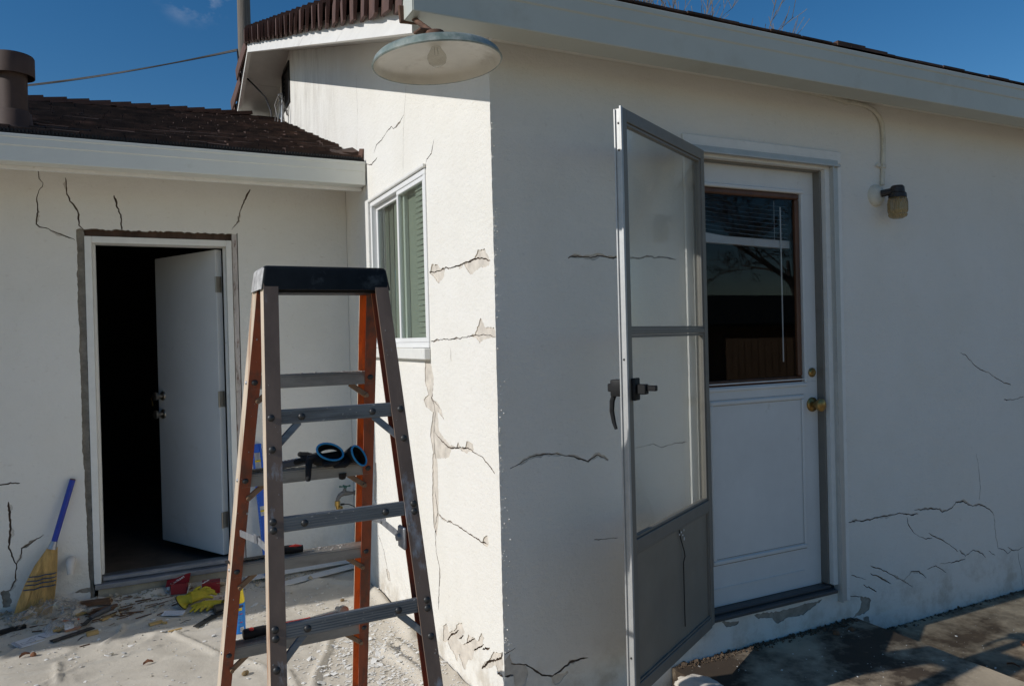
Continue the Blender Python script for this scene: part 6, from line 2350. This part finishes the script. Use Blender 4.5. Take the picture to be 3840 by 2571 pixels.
# soil, rubble and flecks along the front wall and over the pad
mb = MB()
rs2 = random.Random(55)
for _ in range(900):
    x = rs2.uniform(0.82, 1.94)
    y = -abs(rs2.gauss(0, 0.022)) - 0.004
    s_ = min(0.014, 0.0015 + 0.0022 * rs2.expovariate(1.0))
    mb.obox((x, y, 0.060 + s_ * 0.3), (s_ * 1.8, s_ * 1.3, s_ * 0.8), (rs2.random(), rs2.random(), rs2.random() * 6))
for _ in range(700):
    x = rs2.uniform(1.97, 5.0)
    y = -abs(rs2.gauss(0, 0.016)) - 0.004
    s_ = min(0.012, 0.0015 + 0.0018 * rs2.expovariate(1.0))
    mb.obox((x, y, -0.040 + s_ * 0.3), (s_ * 1.6, s_ * 1.2, s_), (rs2.random(), rs2.random(), rs2.random() * 6))
obj('soil_line', mb, M['soil'], None, kind='stuff')
mb = MB()
for _ in range(420):
    x, y = rs2.uniform(0.82, 3.8), rs2.uniform(-1.0, -0.03)
    z = 0.060 if x < 1.94 else -0.040
    s_ = min(0.006, 0.0006 + 0.0008 * rs2.expovariate(1.0))
    mb.obox((x, y, z + s_ * 0.25), (s_ * 2.2, s_ * 1.3, s_ * 0.6), (0, 0, rs2.random() * 6))
obj('paint_flecks', mb, M['chip'], None, kind='stuff')
# rough plaster left on the pad's end, and rubble in front of it
tb = bmesh.new()
bmesh.ops.create_icosphere(tb, subdivisions=4, radius=1.0)
for v in tb.verts:
    n_ = 1 + 0.18 * vnoise(v.co.x * 2.2, v.co.y * 2.2, v.co.z * 2.2) + 0.06 * vnoise(v.co.x * 7, v.co.y * 7, v.co.z * 7)
    v.co = Vector((v.co.x * 0.085 * n_, v.co.y * 0.16 * n_, v.co.z * 0.050 * n_))
mb = MB()
mb.bm.free()
mb.bm = tb
one('plaster_lump', mb, M['lump'], 'rough pale lump of plaster on the end of the concrete pad', 'plaster lump', (0.815, -0.215, 0.028), 0.1, smooth=60)
mb = MB()
for _ in range(320):
    x, y = rs2.uniform(0.40, 0.80), rs2.uniform(-0.5, -0.01)
    s_ = abs(rs2.gauss(0, 0.010)) + 0.004
    mb.obox((x, y, -0.055 + s_ * 0.4), (s_ * 1.6, s_ * 1.3, s_), (rs2.random(), rs2.random(), rs2.random() * 6))
obj('rubble', mb, M['bare_tan'], None, kind='stuff')

# ================================================================== cables, pole, trees
cb = thing('service_cable', 'thin black cable sagging from the gable peak over the lower roof to the left', 'cable', (-0.36, 4.70, 4.25))
p0 = Vector((-0.375, 4.80, 4.265)); p1 = Vector((-4.35, 11.05, 5.30))
mb = MB()
for off, sagk in ((0.0, 0.10), (0.012, 0.125)):
    mb.tube([p0.lerp(p1, k / 24) + Vector((0, 0, off - sagk * 4 * (k / 24) * (1 - k / 24))) - Vector((-0.36, 4.70, 4.25)) for k in range(25)], 0.007, 6)
obj('cable_span', mb, M['cable'], cb, smooth=60)
o_ = Vector((-0.36, 4.70, 4.25))
mb = MB()
dl = [(-0.375, 4.80, 4.265), (-0.37, 4.78, 4.16), (-0.35, 4.72, 4.03), (-0.27, 4.66, 3.93), (-0.16, 4.62, 3.80), (-0.12, 4.58, 3.66), (-0.12, 4.55, 3.60)]
mb.tube([Vector(p) - o_ for p in dl], 0.008, 6)
obj('cable_drop', mb, M['cable'], cb, smooth=60)
mb = MB()
rw = random.Random(2)
base = Vector((-0.10, 4.30, 3.485))
for k in range(5):
    q = [base + Vector((rw.uniform(-.08, .08), rw.uniform(-.1, .1), 0)) for _ in range(1)]
    a_ = q[0]
    mb.tube([a_ - o_, a_ - o_ + Vector((rw.uniform(-.03, .05), 0.0, 0.14)), Vector((-0.06 + rw.uniform(-.03, .03), 4.36, 3.74)) - o_, Vector((-0.004, 4.40 + rw.uniform(-.1, .1), 3.66 + rw.uniform(-.1, .1))) - o_], 0.0045, 6)
obj('loose_wires', mb, M['grey_wire'], cb, smooth=60)
mb = MB()
mb.tube([Vector((-0.06, 4.36, 3.50)) - o_, Vector((-0.05, 4.36, 3.72)) - o_, Vector((-0.06, 4.34, 3.76)) - o_, Vector((-0.09, 4.33, 3.74)) - o_], 0.010, 8)
obj('mast_stub', mb, M['galv'], cb, smooth=60)

mb = MB()
mb.tube([(0, 0, 0), (0.02, 0, 6.0), (0.03, 0, 10.5)], [0.13, 0.115, 0.10], 14)
ple = thing('utility_pole', 'grey wooden utility pole rising behind the gable peak', 'utility pole', (0.46, 11.27, -0.06))
obj('pole', mb, M['pole_wood'], ple, smooth=50)
mb = MB()
for k in range(3):
    mb.bar((0.10, 0, 7.2 + 0.5 * k), (0.2, -0.03, 7.22 + 0.5 * k), 0.016, 0.016)
obj('climbing_step', mb, M['rust'], ple)


def grow(mb, p, d, length, r, depth, rg_, spread=0.6, up=0.15, kids=3, minr=0.004, curl=0.25):
    pts, rad = [p.copy()], [r]
    n = 4
    dd = d.copy()
    for i in range(n):
        dd = (dd + Vector((rg_.uniform(-1, 1), rg_.uniform(-1, 1), rg_.uniform(-1, 1))) * curl * 0.5 + Vector((0, 0, up * 0.3))).normalized()
        pts.append(pts[-1] + dd * (length / n))
        rad.append(max(minr, r * (1 - 0.45 * (i + 1) / n)))
    mb.tube(pts, rad, 5 if r > 0.03 else 3, cap=False)
    if depth <= 0:
        return
    for k in range(kids + (1 if rg_.random() < 0.5 else 0)):
        t = rg_.uniform(0.35, 1.0)
        i = min(n - 1, int(t * n))
        q = pts[i].lerp(pts[i + 1], t * n - i)
        nd = (dd + Vector((rg_.uniform(-1, 1), rg_.uniform(-1, 1), rg_.uniform(-.6, 1))) * spread).normalized()
        grow(mb, q, nd, length * rg_.uniform(0.55, 0.8), max(minr, rad[i + 1] * rg_.uniform(0.5, 0.72)), depth - 1, rg_, spread, up, kids, minr, curl)


def bare_tree(label, x, y, h, lean, seed, depth=5, kids=3, r0=0.16, minr=0.006, spread=0.7, up=0.35):
    rg_ = random.Random(seed)
    root = thing('bare_tree', label, 'tree', (x, y, -0.06))
    mb = MB()
    tp = Vector(lean) * h
    mb.tube([(0, 0, 0), tp * 0.5 + Vector((0.05, 0.03, 0)), tp], [r0, r0 * 0.85, r0 * 0.7], 10)
    obj('trunk', mb, M['bark'], root, smooth=50)
    mb = MB()
    for k in range(5):
        a_ = 6.28 * k / 5 + rg_.uniform(-.4, .4)
        grow(mb, tp * rg_.uniform(0.75, 1.0), Vector((math.cos(a_) * 0.7, math.sin(a_) * 0.7, 0.75)).normalized(), h * 0.52, r0 * 0.5, depth, rg_, spread, up, kids, minr)
    obj('crown', mb, M['bark'], root)
    return root


bare_tree('leafless tree with fine pale twigs showing over the front roof', 10.2, 12.6, 5.1, (0, 0, 1), 5, depth=5, r0=0.15, minr=0.007)
bare_tree('leafless treetop barely showing beyond the flue', -3.9, 17.0, 3.3, (0, 0, 1), 9, depth=4, r0=0.12, minr=0.008)

# ================================================================== across the yard: only seen mirrored in the door glass
bare_tree('leafless yard tree mirrored in the front door glass', 7.9, -5.6, 2.3, (-0.05, 0, 1), 12, depth=5, r0=0.10, minr=0.004, up=-0.05, spread=0.85)
sh = thing('shed', 'low brown shed with dark roof mirrored in the front door glass', 'shed', (13.0, -15.0, -0.06))
mb = MB()
mb.box(-4.6, 5.0, -2.6, 2.2, 0.0, 1.75)
obj('wall', mb, M['shed_wall'], sh)
mb = MB()
mb.prism([(-3.0, 1.70), (2.7, 1.70), (2.7, 1.78), (-0.2, 2.72), (-3.0, 1.78)], lambda u, v, d: (d, u, v), -4.9, 5.3)
rf = obj('roof', mb, M['shed_roof'], sh)
mb = MB()
mb.tube([(-0.4, 0.2, 2.6), (-0.4, 0.2, 3.15)], 0.14, 14)
obj('stack', mb, M['flue'], rf)
mb = MB()
mb.box(-1.6, -1.0, 2.2005, 2.24, 0.9, 1.5)
obj('window', mb, M['white_paint'], sh)
fn_ = thing('board_fence', 'upright weathered board fence mirrored in the front door glass', 'fence', (8.6, -7.9, -0.06), R(80))
fb_ = MB().box(-0.068, 0.068, -0.011, 0.011, 0.04, 1.45, bev=0.004).mesh('board', M['fence_wood'])
for k in range(22):
    obj('board', fb_, None, fn_, loc=(-0.1 + k * 0.143, 0, 0), rot=(0, 0, 0))
for z_ in (0.35, 1.15):
    mb = MB()
    mb.box(-0.2, 3.0, -0.05, -0.0115, z_, z_ + 0.09)
    obj('rail', mb, M['fence_wood'], fn_)
tbl = thing('picnic_bench', 'dark slatted garden bench mirrored in the front door glass', 'bench', (5.3, -4.9, -0.06), R(25))
for k in range(4):
    mb = MB().box(-0.75, 0.75, -0.24 + 0.125 * k, -0.135 + 0.125 * k, 0.42, 0.45, bev=0.004)
    obj('seat_slat', mb, M['fence_wood'], tbl)
for k in range(4):
    mb = MB().box(-0.75 , 0.75, 0.27 + 0.02 * k, 0.30 + 0.02 * k, 0.52 + 0.115 * k, 0.61 + 0.115 * k, bev=0.004)
    obj('back_slat', mb, M['fence_wood'], tbl)
for sx in (-0.65, 0.65):
    mb = MB()
    mb.box(sx - 0.03, sx + 0.03, -0.22, -0.16, 0, 0.419)
    mb.bar((sx, 0.24, 0.0), (sx, 0.38, 0.98), 0.06, 0.06, up=(1, 0, 0))
    mb.box(sx - 0.03, sx + 0.03, -0.1595, 0.24, 0.36, 0.419)
    obj('leg', mb, M['fence_wood'], tbl)
